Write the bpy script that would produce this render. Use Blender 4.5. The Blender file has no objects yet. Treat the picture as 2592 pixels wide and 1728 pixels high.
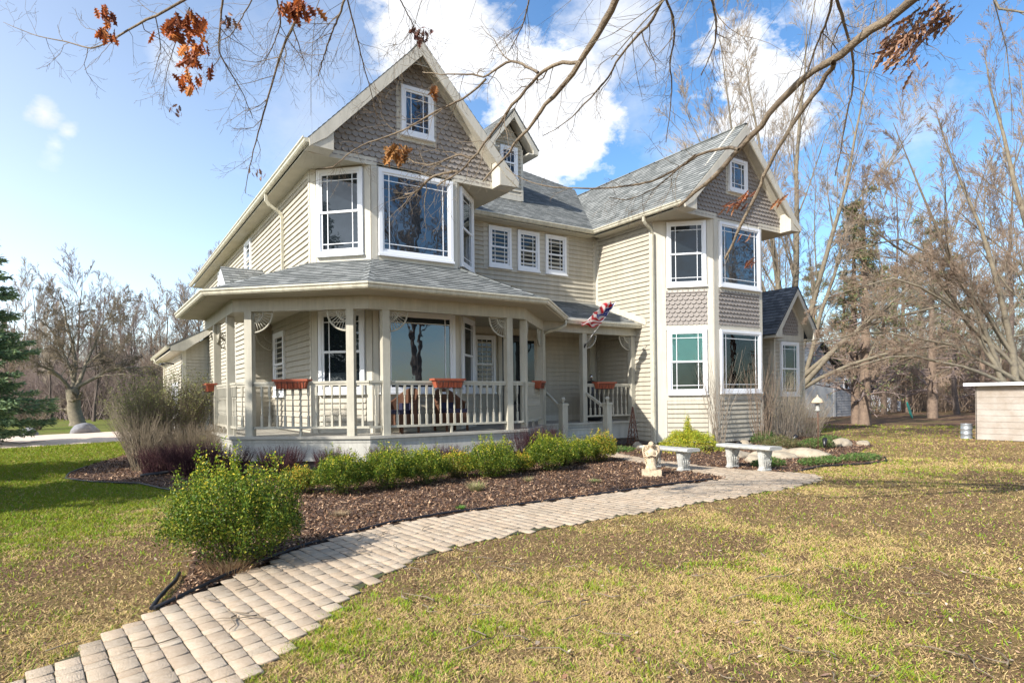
import bpy, bmesh, math, random
import numpy as np
from mathutils import Vector, Matrix
R = math.radians
random.seed(7); rng = np.random.default_rng(7)
S = bpy.context.scene
COL = S.collection

# ------------------------------------------------------------------ camera
YAW, ROLL, FPX, HOFF, EYE = R(33.17), .0114, 1602.0, 141.3, 1.4
cam = bpy.data.cameras.new('camera'); co = bpy.data.objects.new('camera', cam); COL.objects.link(co)
cam.sensor_width = 36; cam.lens = FPX/2592*36
cam.shift_y = HOFF*math.cos(ROLL)/2592; cam.shift_x = -HOFF*math.sin(ROLL)/2592
cam.clip_start = .05; cam.clip_end = 2000
co.matrix_world = Matrix.Translation((0, 0, EYE)) @ Matrix.Rotation(-YAW, 4, 'Z') @ Matrix.Rotation(R(90), 4, 'X') @ Matrix.Rotation(-ROLL, 4, 'Z')
S.camera = co

# ------------------------------------------------------------------ light
SUN = Vector((1, .24, -.73)).normalized()
sl = bpy.data.lights.new('sun', 'SUN'); so = bpy.data.objects.new('sun', sl); COL.objects.link(so)
sl.energy = 4.5; sl.angle = R(.53); sl.color = (1, .94, .85)
so.rotation_euler = SUN.to_track_quat('-Z', 'Y').to_euler(); so.location = (-20, -5, 20)
S.view_settings.view_transform = 'Standard'; S.view_settings.look = 'None'
S.view_settings.exposure = .84; S.view_settings.gamma = 1

W = bpy.data.worlds.new('World'); S.world = W; W.use_nodes = True
nt = W.node_tree; N = nt.nodes; LK = nt.links; N.clear()
def nd(t, **k):
    n = N.new(t)
    for a, b in k.items(): setattr(n, a, b)
    return n
out = nd('ShaderNodeOutputWorld'); bg = nd('ShaderNodeBackground'); bg.inputs[1].default_value = .115
sky = nd('ShaderNodeTexSky', sky_type='NISHITA', sun_disc=False)
sky.sun_elevation = math.asin(-SUN.z); sky.sun_rotation = math.atan2(-SUN.x, -SUN.y)
sky.air_density = 1.0; sky.dust_density = .6; sky.ozone_density = 2.2
tc = nd('ShaderNodeTexCoord')
def vmath(op, a, b=None):
    n = nd('ShaderNodeVectorMath', operation=op)
    for i, x in enumerate((a, b)):
        if x is None: continue
        if hasattr(x, 'links'): LK.new(x, n.inputs[i])
        else: n.inputs[i].default_value = x
    return n
def mth(op, a, b=None, c=None, clamp=False):
    n = nd('ShaderNodeMath', operation=op, use_clamp=clamp)
    for i, x in enumerate((a, b, c)):
        if x is None: continue
        if hasattr(x, 'links'): LK.new(x, n.inputs[i])
        else: n.inputs[i].default_value = x
    return n.outputs[0]
dirn = vmath('NORMALIZE', tc.outputs['Generated']).outputs[0]
def wnoise(scale, detail=6, rough=.6, stretch=(1, 1, 1.6)):
    m = vmath('MULTIPLY', dirn, stretch)
    n = nd('ShaderNodeTexNoise'); n.inputs['Scale'].default_value = scale; n.inputs['Detail'].default_value = detail; n.inputs['Roughness'].default_value = rough
    LK.new(m.outputs[0], n.inputs['Vector']); return n.outputs['Fac']
n1 = wnoise(7.5); n2 = wnoise(17, 8, .66); n3 = wnoise(48, 8, .6)
wob = mth('ADD', mth('MULTIPLY', mth('SUBTRACT', n1, .5), .16), mth('ADD', mth('MULTIPLY', mth('SUBTRACT', n2, .5), .11), mth('MULTIPLY', mth('SUBTRACT', n3, .5), .045)))
def ray(x, y):   # view direction of a point of the sky
    dx, dy = x-1296, y-864
    u = dx*math.cos(ROLL)-dy*math.sin(ROLL); v = dy*math.cos(ROLL)+dx*math.sin(ROLL)-HOFF
    c, s = math.cos(YAW), math.sin(YAW)
    return Vector((c*u/FPX+s, -s*u/FPX+c, -v/FPX)).normalized()
# cloud banks: direction, angular radius, strength, softness
CL = [((1100, 40), .10, 1.15, .04), ((1130, 150), .065, 1.1, .04), ((1040, 230), .04, .6, .08), ((1400, 290), .105, 1.2, .035), ((1470, 190), .07, 1.1, .06), ((1340, 390), .08, 1.1, .04), ((1270, 450), .06, .9, .07), ((1560, 80), .085, .85, .08), ((1640, 130), .05, .7, .07),
      ((1850, 160), .055, 1.2, .03), ((1930, 225), .07, 1.2, .03), ((2000, 290), .04, 1.1, .04), ((1600, 260), .05, .45, .10), ((112, 290), .016, 1.0, .018), ((80, 284), .009, .9, .016), ((170, 335), .009, .9, .016), ((142, 365), .010, .8, .02), ((135, 405), .010, .6, .03), ((440, 155), .03, .8, .05),
      ((2080, 10), .04, .9, .06), ((800, 330), .09, .35, .12), ((660, 120), .06, .25, .12), ((2330, 300), .04, .4, .08), ((1740, 430), .06, .5, .12), ((880, 130), .08, .3, .12)]
tot = None
for (px, rad, st, soft) in CL:
    d = ray(*px)
    dd = vmath('DISTANCE', dirn, tuple(d)).outputs['Value']
    e = mth('SUBTRACT', rad, mth('ADD', dd, mth('MULTIPLY', wob, 1.0 if rad > .035 else .3)))
    e = mth('MULTIPLY', mth('ADD', mth('DIVIDE', e, soft), .15, clamp=True), st)
    tot = e if tot is None else mth('MAXIMUM', tot, e)
# clouds also behind the camera (seen in the windows)
bk = mth('MULTIPLY', mth('SUBTRACT', wnoise(2.4), .50), 6, clamp=True)
back = vmath('DOT_PRODUCT', dirn, (-.55, -.83, 0)).outputs['Value']
tot = mth('MAXIMUM', tot, mth('MULTIPLY', bk, mth('MULTIPLY', back, 2, clamp=True)))
tot = mth('MULTIPLY', tot, mth('ADD', mth('MULTIPLY', n2, 1.0), .48), clamp=True)
hs = nd('ShaderNodeHueSaturation'); pass
lf = vmath('DOT_PRODUCT', dirn, (-.92, .36, 0)).outputs['Value']      # milkier air toward the left horizon
LK.new(mth('SUBTRACT', 1.20, mth('MULTIPLY', mth('ADD', lf, .25, clamp=True), .72)), hs.inputs['Saturation']); LK.new(mth('ADD', 1.18, mth('MULTIPLY', mth('ADD', lf, .25, clamp=True), .50)), hs.inputs['Value'])
LK.new(sky.outputs[0], hs.inputs['Color'])
shade = mth('ADD', mth('MULTIPLY', wnoise(9, 5, .5), 4.0), 3.6)
cc = nd('ShaderNodeCombineColor'); LK.new(mth('MULTIPLY', shade, 1.0), cc.inputs[0]); LK.new(mth('MULTIPLY', shade, 1.02), cc.inputs[1]); LK.new(mth('MULTIPLY', shade, 1.06), cc.inputs[2])
mx = nd('ShaderNodeMix', data_type='RGBA'); LK.new(tot, mx.inputs[0]); LK.new(hs.outputs[0], mx.inputs[6]); LK.new(cc.outputs[0], mx.inputs[7])
LK.new(mx.outputs[2], bg.inputs[0]); LK.new(bg.outputs[0], out.inputs[0])

# ------------------------------------------------------------------ materials
def mat(name, col, rough=.7, var=0, vscale=4, bump=0, bscale=30, col2=None, spec=.35, metal=0, attr=False, trans=0, uv=False, streak=0):
    m = bpy.data.materials.new(name); m.use_nodes = True; t = m.node_tree; b = t.nodes['Principled BSDF']
    b.inputs['Roughness'].default_value = rough; b.inputs['Specular IOR Level'].default_value = spec; b.inputs['Metallic'].default_value = metal
    b.inputs['Base Color'].default_value = (*col, 1)
    tcn = t.nodes.new('ShaderNodeTexCoord'); src = tcn.outputs['UV' if uv else 'Object']
    last = None
    if attr:
        a = t.nodes.new('ShaderNodeAttribute'); a.attribute_name = 'tint'; last = a.outputs['Color']
    if var or col2:
        n = t.nodes.new('ShaderNodeTexNoise'); n.inputs['Scale'].default_value = vscale; n.inputs['Detail'].default_value = 6; n.inputs['Roughness'].default_value = .65
        t.links.new(src, n.inputs['Vector'])
        r = t.nodes.new('ShaderNodeValToRGB'); r.color_ramp.elements[0].position = .3; r.color_ramp.elements[1].position = .72
        c2 = col2 or tuple(min(1, c*(1+var)) for c in col); c1 = col if col2 else tuple(c*(1-var) for c in col)
        r.color_ramp.elements[0].color = (*c1, 1); r.color_ramp.elements[1].color = (*c2, 1)
        t.links.new(n.outputs['Fac'], r.inputs[0]); t.links.new(r.outputs[0], b.inputs['Base Color'])
        if streak:
            vm = t.nodes.new('ShaderNodeVectorMath'); vm.operation = 'MULTIPLY'; vm.inputs[1].default_value = (9, 9, .9); t.links.new(src, vm.inputs[0])
            n2_ = t.nodes.new('ShaderNodeTexNoise'); n2_.inputs['Scale'].default_value = 1; n2_.inputs['Detail'].default_value = 7; n2_.inputs['Roughness'].default_value = .7; t.links.new(vm.outputs[0], n2_.inputs['Vector'])
            mr = t.nodes.new('ShaderNodeMapRange'); mr.inputs[1].default_value = .35; mr.inputs[2].default_value = .65; mr.inputs[3].default_value = 1-streak; mr.inputs[4].default_value = 1+streak*.3; t.links.new(n2_.outputs['Fac'], mr.inputs[0])
            vs = t.nodes.new('ShaderNodeVectorMath'); vs.operation = 'SCALE'; t.links.new(r.outputs[0], vs.inputs[0]); t.links.new(mr.outputs[0], vs.inputs['Scale']); t.links.new(vs.outputs[0], b.inputs['Base Color'])
    if last is not None and var:
        mm = t.nodes.new('ShaderNodeMix'); mm.data_type = 'RGBA'; mm.blend_type = 'MULTIPLY'; mm.inputs[0].default_value = 1; t.links.new(last, mm.inputs[6]); t.links.new(r.outputs[0], mm.inputs[7]); last = mm.outputs[2]
    if last is not None: t.links.new(last, b.inputs['Base Color'])
    if bump:
        n = t.nodes.new('ShaderNodeTexNoise'); n.inputs['Scale'].default_value = bscale; n.inputs['Detail'].default_value = 5
        t.links.new(src, n.inputs['Vector'])
        bp = t.nodes.new('ShaderNodeBump'); bp.inputs['Strength'].default_value = bump; bp.inputs['Distance'].default_value = .02
        t.links.new(n.outputs['Fac'], bp.inputs['Height']); t.links.new(bp.outputs[0], b.inputs['Normal'])
    if trans:
        ts = t.nodes.new('ShaderNodeBsdfTranslucent'); ms = t.nodes.new('ShaderNodeMixShader'); ms.inputs[0].default_value = trans
        if last is not None: t.links.new(last, ts.inputs[0])
        else: ts.inputs[0].default_value = (*col, 1)
        o = t.nodes['Material Output']; t.links.new(b.outputs[0], ms.inputs[1]); t.links.new(ts.outputs[0], ms.inputs[2]); t.links.new(ms.outputs[0], o.inputs[0])
    return m
M = {}
M['siding'] = mat('siding_paint', (.44, .405, .33), .6, .07, 1.3, .15, 60, streak=.16)
M['cream'] = mat('cream_trim', (.53, .50, .425), .55, .06, 2.0, .08, 40, streak=.13)
M['porch'] = mat('porch_paint', (.44, .415, .34), .55, .09, 3.0, .1, 40, streak=.16)
M['soffit'] = mat('soffit', (.44, .41, .325), .7, .10, 2.0)
M['skirt'] = mat('porch_skirt', (.44, .43, .385), .7, .10, 1.5, .1, 20, streak=.2)
M['deck'] = mat('porch_floor', (.38, .36, .31), .6, .15, 3, .1, 30)
M['white'] = mat('white_vinyl', (.74, .76, .79), .4, .02, 3)
M['scallop'] = mat('scallop', (.265, .24, .22), .7, .10, 2.5, .15, 60)
M['gutter'] = mat('gutter', (.56, .53, .42), .35, .12, 5, streak=.25)
M['terra'] = mat('terracotta', (.36, .095, .05), .6, .15, 8)
M['wire'] = mat('wire', (.04, .035, .03), .5)
M['black'] = mat('black_paint', (.015, .015, .017), .35, spec=.5)
M['wicker'] = mat('wicker', (.12, .055, .03), .7, .35, 60, .8, 120)
M['navy'] = mat('navy', (.02, .02, .05), .8)
M['stone'] = mat('cast_stone', (.38, .38, .355), .85, .28, 9, .35, 60)
M['angel'] = mat('angel_stone', (.50, .40, .28), .85, .35, 22, .3, 60)
M['rust'] = mat('rust', (.16, .075, .05), .8, .3, 20)
M['rock'] = mat('rock', (.33, .28, .21), .9, .35, 4, .6, 14)
M['grey_rock'] = mat('grey_rock', (.20, .20, .21), .9, .35, 3, .6, 10)
M['edging'] = mat('edging', (.015, .015, .018), .5)
M['brick'] = mat('foundation', (.14, .115, .10), .85, .4, 9, .5, 20)
M['chrome'] = mat('chrome', (.7, .7, .7), .2, metal=1)
M['zinc'] = mat('zinc', (.42, .46, .50), .4, .15, 4, metal=.6)
M['barn'] = mat('barn_board', (.33, .325, .33), .8, .25, 3, .2, 20)
M['barn_trim'] = mat('barn_trim', (.55, .54, .52), .8, .1, 3)
M['shedwood'] = mat('shed_wood', (.27, .225, .18), .85, .30, 1.6, .3, 12, col2=(.44, .405, .37))
M['snow'] = mat('snow', (.85, .87, .9), .7, .05, 1, .3, 3)
M['teal'] = mat('teal', (.02, .35, .24), .5)
M['bark'] = mat('bark', (.13, .11, .085), .9, .4, 7, .8, 40, col2=(.25, .215, .15))
M['barklimb'] = mat('limb_bark', (.10, .075, .055), .85, .35, 5, .7, 60, col2=(.25, .20, .14))
M['darkbark'] = mat('dark_bark', (.11, .085, .072), .9, .4, 6, .8, 30)
M['pinebark'] = mat('pine_bark', (.14, .10, .075), .9, .4, 6, .8, 20, col2=(.26, .19, .14))
M['twig'] = mat('twig', (.20, .16, .11), .85, .25, 1.2)
M['redtwig'] = mat('red_twig', (.27, .20, .145), .85, .25, .6)
M['paletwig'] = mat('pale_twig', (.33, .275, .215), .85, .25, .8)
M['woodtwig'] = mat('wood_twig', (.24, .185, .165), .9, .25, .25)
M['purple'] = mat('barberry', (.055, .02, .024), .8, .4, 14)
M['leaf'] = mat('leaf', (.1, .2, .03), .5, attr=True, trans=.3, spec=.3)
M['needle'] = mat('needle', (.05, .1, .05), .6, attr=True, trans=.12, spec=.2)
M['oakleaf'] = mat('oak_leaf', (.3, .1, .03), .55, attr=True, trans=.35)
M['blade'] = mat('blade', (.2, .2, .1), .75, attr=True, trans=.25, spec=.15)
M['chip'] = mat('chip', (.1, .06, .04), .9, attr=True, spec=.1)
M['paver'] = mat('paver', (.80, .77, .72), .9, var=.3, vscale=28, col2=(1, 1, 1), attr=True, spec=.12, bump=.5, bscale=120)
M['door'] = mat('door', (.012, .012, .02), .3, spec=.6)
M['blind'] = mat('blind', (.80, .84, .80), .7)
M['dark'] = mat('interior', (.012, .013, .015), .9)

def shingle_mat(name, dark, light):
    m = bpy.data.materials.new(name); m.use_nodes = True; t = m.node_tree; b = t.nodes['Principled BSDF']; b.inputs['Roughness'].default_value = .92; b.inputs['Specular IOR Level'].default_value = .15
    tcn = t.nodes.new('ShaderNodeTexCoord'); br = t.nodes.new('ShaderNodeTexBrick')
    t.links.new(tcn.outputs['UV'], br.inputs['Vector']); br.offset = .37; br.offset_frequency = 2; br.squash = 1.0
    br.inputs['Scale'].default_value = 1; br.inputs['Brick Width'].default_value = .21; br.inputs['Row Height'].default_value = .14; br.inputs['Mortar Size'].default_value = .0035; br.inputs['Bias'].default_value = -.05
    br.inputs['Color1'].default_value = (*dark, 1); br.inputs['Color2'].default_value = (*light, 1); br.inputs['Mortar'].default_value = (.05, .055, .055, 1)
    n = t.nodes.new('ShaderNodeTexNoise'); n.inputs['Scale'].default_value = 1.1; n.inputs['Detail'].default_value = 9; n.inputs['Roughness'].default_value = .8; t.links.new(tcn.outputs['UV'], n.inputs['Vector'])
    mp = t.nodes.new('ShaderNodeMapRange'); mp.inputs[1].default_value = .3; mp.inputs[2].default_value = .7; mp.inputs[3].default_value = .75; mp.inputs[4].default_value = 1.25; t.links.new(n.outputs['Fac'], mp.inputs[0])
    mm = t.nodes.new('ShaderNodeVectorMath'); mm.operation = 'SCALE'; t.links.new(br.outputs['Color'], mm.inputs[0]); t.links.new(mp.outputs[0], mm.inputs['Scale']); t.links.new(mm.outputs[0], b.inputs['Base Color'])
    n2 = t.nodes.new('ShaderNodeTexNoise'); n2.inputs['Scale'].default_value = 150; t.links.new(tcn.outputs['UV'], n2.inputs['Vector'])
    bp = t.nodes.new('ShaderNodeBump'); bp.inputs['Strength'].default_value = .4; bp.inputs['Distance'].default_value = .01; t.links.new(n2.outputs['Fac'], bp.inputs['Height']); t.links.new(bp.outputs[0], b.inputs['Normal'])
    return m
M['shingle'] = shingle_mat('asphalt_shingle', (.135, .145, .142), (.265, .275, .268))
M['shingle_dark'] = shingle_mat('dark_shingle', (.075, .083, .095), (.15, .163, .18))

def glass_mat(name, tint, ior, opaque):
    m = bpy.data.materials.new(name); m.use_nodes = True; t = m.node_tree; t.nodes.clear()
    o = t.nodes.new('ShaderNodeOutputMaterial'); ms = t.nodes.new('ShaderNodeMixShader'); fr = t.nodes.new('ShaderNodeFresnel'); fr.inputs[0].default_value = ior
    gl = t.nodes.new('ShaderNodeBsdfGlossy'); gl.inputs['Roughness'].default_value = .012; gl.inputs[0].default_value = (.85, .93, 1, 1)
    n = t.nodes.new('ShaderNodeTexNoise'); n.inputs['Scale'].default_value = 2.2; tcn = t.nodes.new('ShaderNodeTexCoord'); t.links.new(tcn.outputs['Object'], n.inputs['Vector'])
    bp = t.nodes.new('ShaderNodeBump'); bp.inputs['Strength'].default_value = .05; bp.inputs['Distance'].default_value = .05; t.links.new(n.outputs['Fac'], bp.inputs['Height']); t.links.new(bp.outputs[0], gl.inputs['Normal'])
    if opaque: bs = t.nodes.new('ShaderNodeBsdfDiffuse'); bs.inputs[0].default_value = (*tint, 1)
    else: bs = t.nodes.new('ShaderNodeBsdfTransparent'); bs.inputs[0].default_value = (*tint, 1)
    t.links.new(fr.outputs[0], ms.inputs[0]); t.links.new(bs.outputs[0], ms.inputs[1]); t.links.new(gl.outputs[0], ms.inputs[2]); t.links.new(ms.outputs[0], o.inputs[0])
    return m
M['glass'] = glass_mat('window_glass', (.010, .014, .018), 1.58, True); M['glass_bright'] = glass_mat('coated_glass', (.012, .018, .026), 2.25, True)
M['clear'] = glass_mat('clear_glass', (.72, .90, .86), 1.42, False)

# ------------------------------------------------------------------ object helpers
def tag(o, label=None, cat=None, group=None, kind=None):
    for k, v in (('label', label), ('category', cat), ('group', group), ('kind', kind)):
        if v: o[k] = v
    return o
def thing(name, label, cat, loc=(0, 0, 0), rz=0, group=None):
    o = bpy.data.objects.new(name, None); COL.objects.link(o); o.location = loc; o.rotation_euler = (0, 0, rz); o.empty_display_size = .2
    return tag(o, label, cat, group)
def attach(o, parent, world=True):
    o.parent = parent
    if world and parent.type == 'EMPTY': o.matrix_parent_inverse = Matrix.Translation(-Vector(parent.location))
def objm(name, me, m=None, parent=None, world=True):
    if m is not None: me.materials.append(M[m] if isinstance(m, str) else m)
    o = bpy.data.objects.new(name, me); COL.objects.link(o)
    if parent is not None: attach(o, parent, world)
    return o
def tree_copy(o, parent=None, loc=None, rz=None, scale=None):
    c = o.copy(); COL.objects.link(c)
    if parent is not None: c.parent = parent
    if loc is not None: c.location = loc
    if rz is not None: c.rotation_euler = (0, 0, rz)
    if scale is not None: c.scale = scale if hasattr(scale, '__len__') else (scale,)*3
    for ch in list(o.children): tree_copy(ch, c)
    return c
class MB:
    def __init__(s): s.v = []; s.f = []; s.uv = []; s.smooth = []
    def poly(s, pts, uv=None, smooth=False):
        i = len(s.v); s.v += [tuple(p) for p in pts]; s.f.append(tuple(range(i, i+len(pts)))); s.smooth.append(smooth)
        s.uv += list(uv) if uv is not None else [(.1, .07)]*len(pts)
    def obox(s, O, U, V, Nn, a, b, c):
        O = Vector(O); U = Vector(U); V = Vector(V); Nn = Vector(Nn)
        P = lambda i, j, k: O+U*a[i]+V*b[j]+Nn*c[k]
        for q in ([(0, 0, 0), (0, 1, 0), (1, 1, 0), (1, 0, 0)], [(0, 0, 1), (1, 0, 1), (1, 1, 1), (0, 1, 1)], [(0, 0, 0), (1, 0, 0), (1, 0, 1), (0, 0, 1)],
                  [(0, 1, 0), (0, 1, 1), (1, 1, 1), (1, 1, 0)], [(0, 0, 0), (0, 0, 1), (0, 1, 1), (0, 1, 0)], [(1, 0, 0), (1, 1, 0), (1, 1, 1), (1, 0, 1)]):
            s.poly([P(*x) for x in q])
    def box(s, x, y, z): s.obox((0, 0, 0), (1, 0, 0), (0, 1, 0), (0, 0, 1), x, y, z)
    def prism(s, pts, O, U, V, Nn, n0, n1):      # 2-D polygon (ccw in U,V) extruded along N
        O = Vector(O); U = Vector(U); V = Vector(V); Nn = Vector(Nn); k = len(pts)
        A = [O+U*p[0]+V*p[1]+Nn*n0 for p in pts]; B = [O+U*p[0]+V*p[1]+Nn*n1 for p in pts]
        s.poly(B); s.poly(A[::-1])
        for i in range(k): j = (i+1) % k; s.poly([A[i], A[j], B[j], B[i]])
    def tube(s, pts, r, n=8, cap=True, smooth=True, flat=1.0):
        pts = [Vector(p) for p in pts]; k = len(pts); rr = r if hasattr(r, '__len__') else [r]*k; base = len(s.v); ref = None
        for i, p in enumerate(pts):
            t = (pts[min(i+1, k-1)]-pts[max(i-1, 0)]).normalized()
            if ref is None: ref = Vector((0, 0, 1)) if abs(t.z) < .9 else Vector((1, 0, 0))
            a = t.cross(ref)
            if a.length < 1e-5: a = t.cross(Vector((0, 1, 0)))
            a.normalize(); b = a.cross(t).normalized(); ref = b
            for j in range(n):
                q = 2*math.pi*(j+.5)/n; s.v.append(tuple(p+(a*math.cos(q)+b*math.sin(q)*flat)*rr[i])); s.uv.append((j/n, i))
        for i in range(k-1):
            for j in range(n):
                a0 = base+i*n+j; a1 = base+i*n+(j+1) % n; s.f.append((a0, a1, a1+n, a0+n)); s.smooth.append(smooth)
        if cap:
            s.f.append(tuple(base+j for j in range(n))[::-1]); s.smooth.append(False); s.f.append(tuple(base+(k-1)*n+j for j in range(n))); s.smooth.append(False)
    def lathe(s, prof, O=(0, 0, 0), n=12, sx=1, sy=1, fn=None):
        base = len(s.v); O = Vector(O)
        for i, (r, z) in enumerate(prof):
            for j in range(n):
                q = 2*math.pi*j/n; k = fn(q, i, z) if fn else 1
                s.v.append((O.x+r*k*math.cos(q)*sx, O.y+r*k*math.sin(q)*sy, O.z+z)); s.uv.append((0, 0))
        for i in range(len(prof)-1):
            for j in range(n):
                a = base+i*n+j; b = base+i*n+(j+1) % n; s.f.append((a, b, b+n, a+n)); s.smooth.append(True)
        s.f.append(tuple(base+j for j in range(n))[::-1]); s.smooth.append(False); s.f.append(tuple(base+(len(prof)-1)*n+j for j in range(n))); s.smooth.append(False)
    def mesh(s, name):
        me = bpy.data.meshes.new(name); me.from_pydata(s.v, [], s.f)
        u = me.uv_layers.new(name='UVMap'); li = np.empty(len(me.loops), dtype=np.int32); me.loops.foreach_get('vertex_index', li)
        u.data.foreach_set('uv', np.array(s.uv, dtype=np.float32)[li].ravel()); me.polygons.foreach_set('use_smooth', s.smooth); me.update(); return me
    def build(s, name, m, parent=None, world=True): return objm(name, s.mesh(name), m, parent, world)
def np_mesh(name, V, F, tint=None, smooth=False):
    V = np.asarray(V, np.float32).reshape(-1, 3); F = np.asarray(F, np.int32); k = F.shape[1]
    me = bpy.data.meshes.new(name); me.vertices.add(len(V)); me.vertices.foreach_set('co', V.ravel()); me.loops.add(F.size); me.loops.foreach_set('vertex_index', F.ravel())
    me.polygons.add(len(F)); me.polygons.foreach_set('loop_start', np.arange(0, F.size, k, dtype=np.int32)); me.polygons.foreach_set('loop_total', np.full(len(F), k, np.int32))
    if smooth: me.polygons.foreach_set('use_smooth', np.ones(len(F), bool))
    me.update(calc_edges=True)
    if tint is not None:
        at = me.color_attributes.new('tint', 'FLOAT_COLOR', 'POINT'); c = np.ones((len(V), 4), np.float32); c[:, :3] = tint; at.data.foreach_set('color', c.ravel())
    return me
def grid_noise(x, y, sc, seed=0):
    x = np.asarray(x)*sc; y = np.asarray(y)*sc; xi = np.floor(x).astype(np.int64); yi = np.floor(y).astype(np.int64); fx = x-xi; fy = y-yi
    h = lambda a, b: (np.sin(a*127.1+b*311.7+seed*74.7)*43758.5453) % 1
    fx = fx*fx*(3-2*fx); fy = fy*fy*(3-2*fy)
    return (h(xi, yi)*(1-fx)+h(xi+1, yi)*fx)*(1-fy)+(h(xi, yi+1)*(1-fx)+h(xi+1, yi+1)*fx)*fy
def fbm(x, y, sc, seed=0): return (grid_noise(x, y, sc, seed)+.5*grid_noise(x, y, sc*2.1, seed+1)+.25*grid_noise(x, y, sc*4.3, seed+2))/1.75
def inpoly(x, y, poly):
    x = np.asarray(x); y = np.asarray(y); c = np.zeros(x.shape, bool); n = len(poly)
    for i in range(n):
        x1, y1 = poly[i]; x2, y2 = poly[(i+1) % n]
        if y1 == y2: continue
        c ^= ((y1 > y) != (y2 > y)) & (x < (x2-x1)*(y-y1)/(y2-y1)+x1)
    return c
def clip_band(poly, lo, hi):
    for lim, sgn in ((lo, 1), (hi, -1)):
        o = []
        for i in range(len(poly)):
            a = poly[i]; b = poly[(i+1) % len(poly)]; da = (a[1]-lim)*sgn; db = (b[1]-lim)*sgn
            if da >= 0: o.append(a)
            if (da > 0 and db < 0) or (da < 0 and db > 0): t = da/(da-db); o.append((a[0]+(b[0]-a[0])*t, lim))
        poly = o
        if len(poly) < 3: return []
    return poly
def courses(mb, O, U, V, Nn, poly, ex, th):      # overlapping boards or shingle rows over a convex polygon
    O = Vector(O); U = Vector(U); V = Vector(V); Nn = Vector(Nn)
    v0 = min(p[1] for p in poly); v1 = max(p[1] for p in poly); k = 0
    while v0+k*ex < v1-1e-4:
        lo = v0+k*ex; q = clip_band(list(poly), lo, min(lo+ex, v1)); k += 1
        if len(q) < 3: continue
        th_ = th*random.uniform(.86, 1.1); off = lambda v: th_-(th_-.002)*(v-lo)/ex
        mb.poly([O+U*a+V*b+Nn*off(b) for a, b in q], uv=[(a+.003, b-v0+.002) for a, b in q])
        us = [a for a, b in q if abs(b-lo) < 1e-4]
        if len(us) >= 2:
            a, b = min(us), max(us); mb.poly([O+U*a+V*lo, O+U*b+V*lo, O+U*b+V*lo+Nn*th_, O+U*a+V*lo+Nn*th_], uv=[(a, lo-v0), (b, lo-v0), (b, lo-v0), (a, lo-v0)])
def scallops(mb, O, U, V, Nn, poly, w=.145, ex=.118):
    O = Vector(O); U = Vector(U); V = Vector(V); Nn = Vector(Nn); v0 = min(p[1] for p in poly); v1 = max(p[1] for p in poly)
    A = [O+U*a+V*b+Nn*.003 for a, b in poly]; mb.poly(A)
    r = int((v1-v0)/ex)+2
    for k in range(r):
        top = v0+(k+1)*ex+.01; yb = v0+k*ex-.015
        mid = min(max(v0+(k+.5)*ex, v0), v1-1e-3); q = clip_band(list(poly), mid-1e-3, mid+1e-3)
        if not q: continue
        lo = min(p[0] for p in q); hi = max(p[0] for p in q); n0 = int(math.floor(lo/w))-1; n1 = int(math.ceil(hi/w))+1
        for j in range(n0, n1+1):
            c = (j+(k % 2)*.5)*w+random.uniform(-.003, .003)
            if c < lo-.3*w or c > hi+.3*w: continue
            rad = w*.485; jit = random.uniform(-.004, .004); cl = lambda u: min(max(u, lo), hi); tl = random.uniform(0, .003)
            pr = [(cl(c-rad), min(top, v1)), (cl(c-rad), yb+rad*.9+jit)]+[(cl(c-rad*math.cos(t)), max(yb+rad*.9+jit-rad*.9*math.sin(t), v0)) for t in [math.pi*i/8 for i in range(1, 8)]]+[(cl(c+rad), yb+rad*.9+jit), (cl(c+rad), min(top, v1))]
            of = lambda v: .008+(.036+tl)*(top-v)/(ex+.03)
            F = [O+U*a+V*b+Nn*of(b) for a, b in pr]; B = [O+U*a+V*b+Nn*.003 for a, b in pr]; mb.poly(F[::-1] if False else F)
            for i in range(1, len(pr)-2): mb.poly([B[i], B[i+1], F[i+1], F[i]])
X3, Y3, Z3 = (1, 0, 0), (0, 1, 0), (0, 0, 1)
h2 = math.sqrt(.5)
def face(kind, v):
    return {'front': ((0, v, 0), (1, 0, 0), (0, -1, 0)), 'left': ((v, 0, 0), (0, -1, 0), (-1, 0, 0)), 'back': ((0, v, 0), (-1, 0, 0), (0, 1, 0)), 'right': ((v, 0, 0), (0, 1, 0), (1, 0, 0))}[kind]
def diag(a, b):
    a = Vector((*a, 0)); b = Vector((*b, 0)); U = (b-a).normalized(); return tuple(a), tuple(U), (U.y, -U.x, 0), (b-a).length
def gutter(mb, pts, z, w=.12, hgt=.11):
    # K-style gutter swept along a plan polyline, outward to the right of travel
    P = [Vector((p[0], p[1], 0)) for p in pts]; ms = []
    for i, p in enumerate(P):
        ns = []
        for a, b in ((i-1, i), (i, i+1)):
            if a < 0 or b >= len(P): continue
            t = (P[b]-P[a]).normalized(); ns.append(Vector((t.y, -t.x, 0)))
        m = sum(ns, Vector()).normalized(); ms.append(m/m.dot(ns[0]))
    zz = z if hasattr(z, '__len__') else [z]*len(P)
    prof = [(0, -hgt), (w*.55, -hgt), (w*.75, -hgt*.75), (w*.8, -hgt*.45), (w, -hgt*.25), (w, 0), (w-.012, 0), (w-.012, -.03), (0, -.03)]
    rings = [[P[i]+ms[i]*a+Vector((0, 0, zz[i]+b)) for a, b in prof] for i in range(len(P))]
    for i in range(len(P)-1):
        for j in range(len(prof)-1): mb.poly([rings[i][j], rings[i+1][j], rings[i+1][j+1], rings[i][j+1]])
    mb.poly(rings[0]); mb.poly(rings[-1][::-1])
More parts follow.
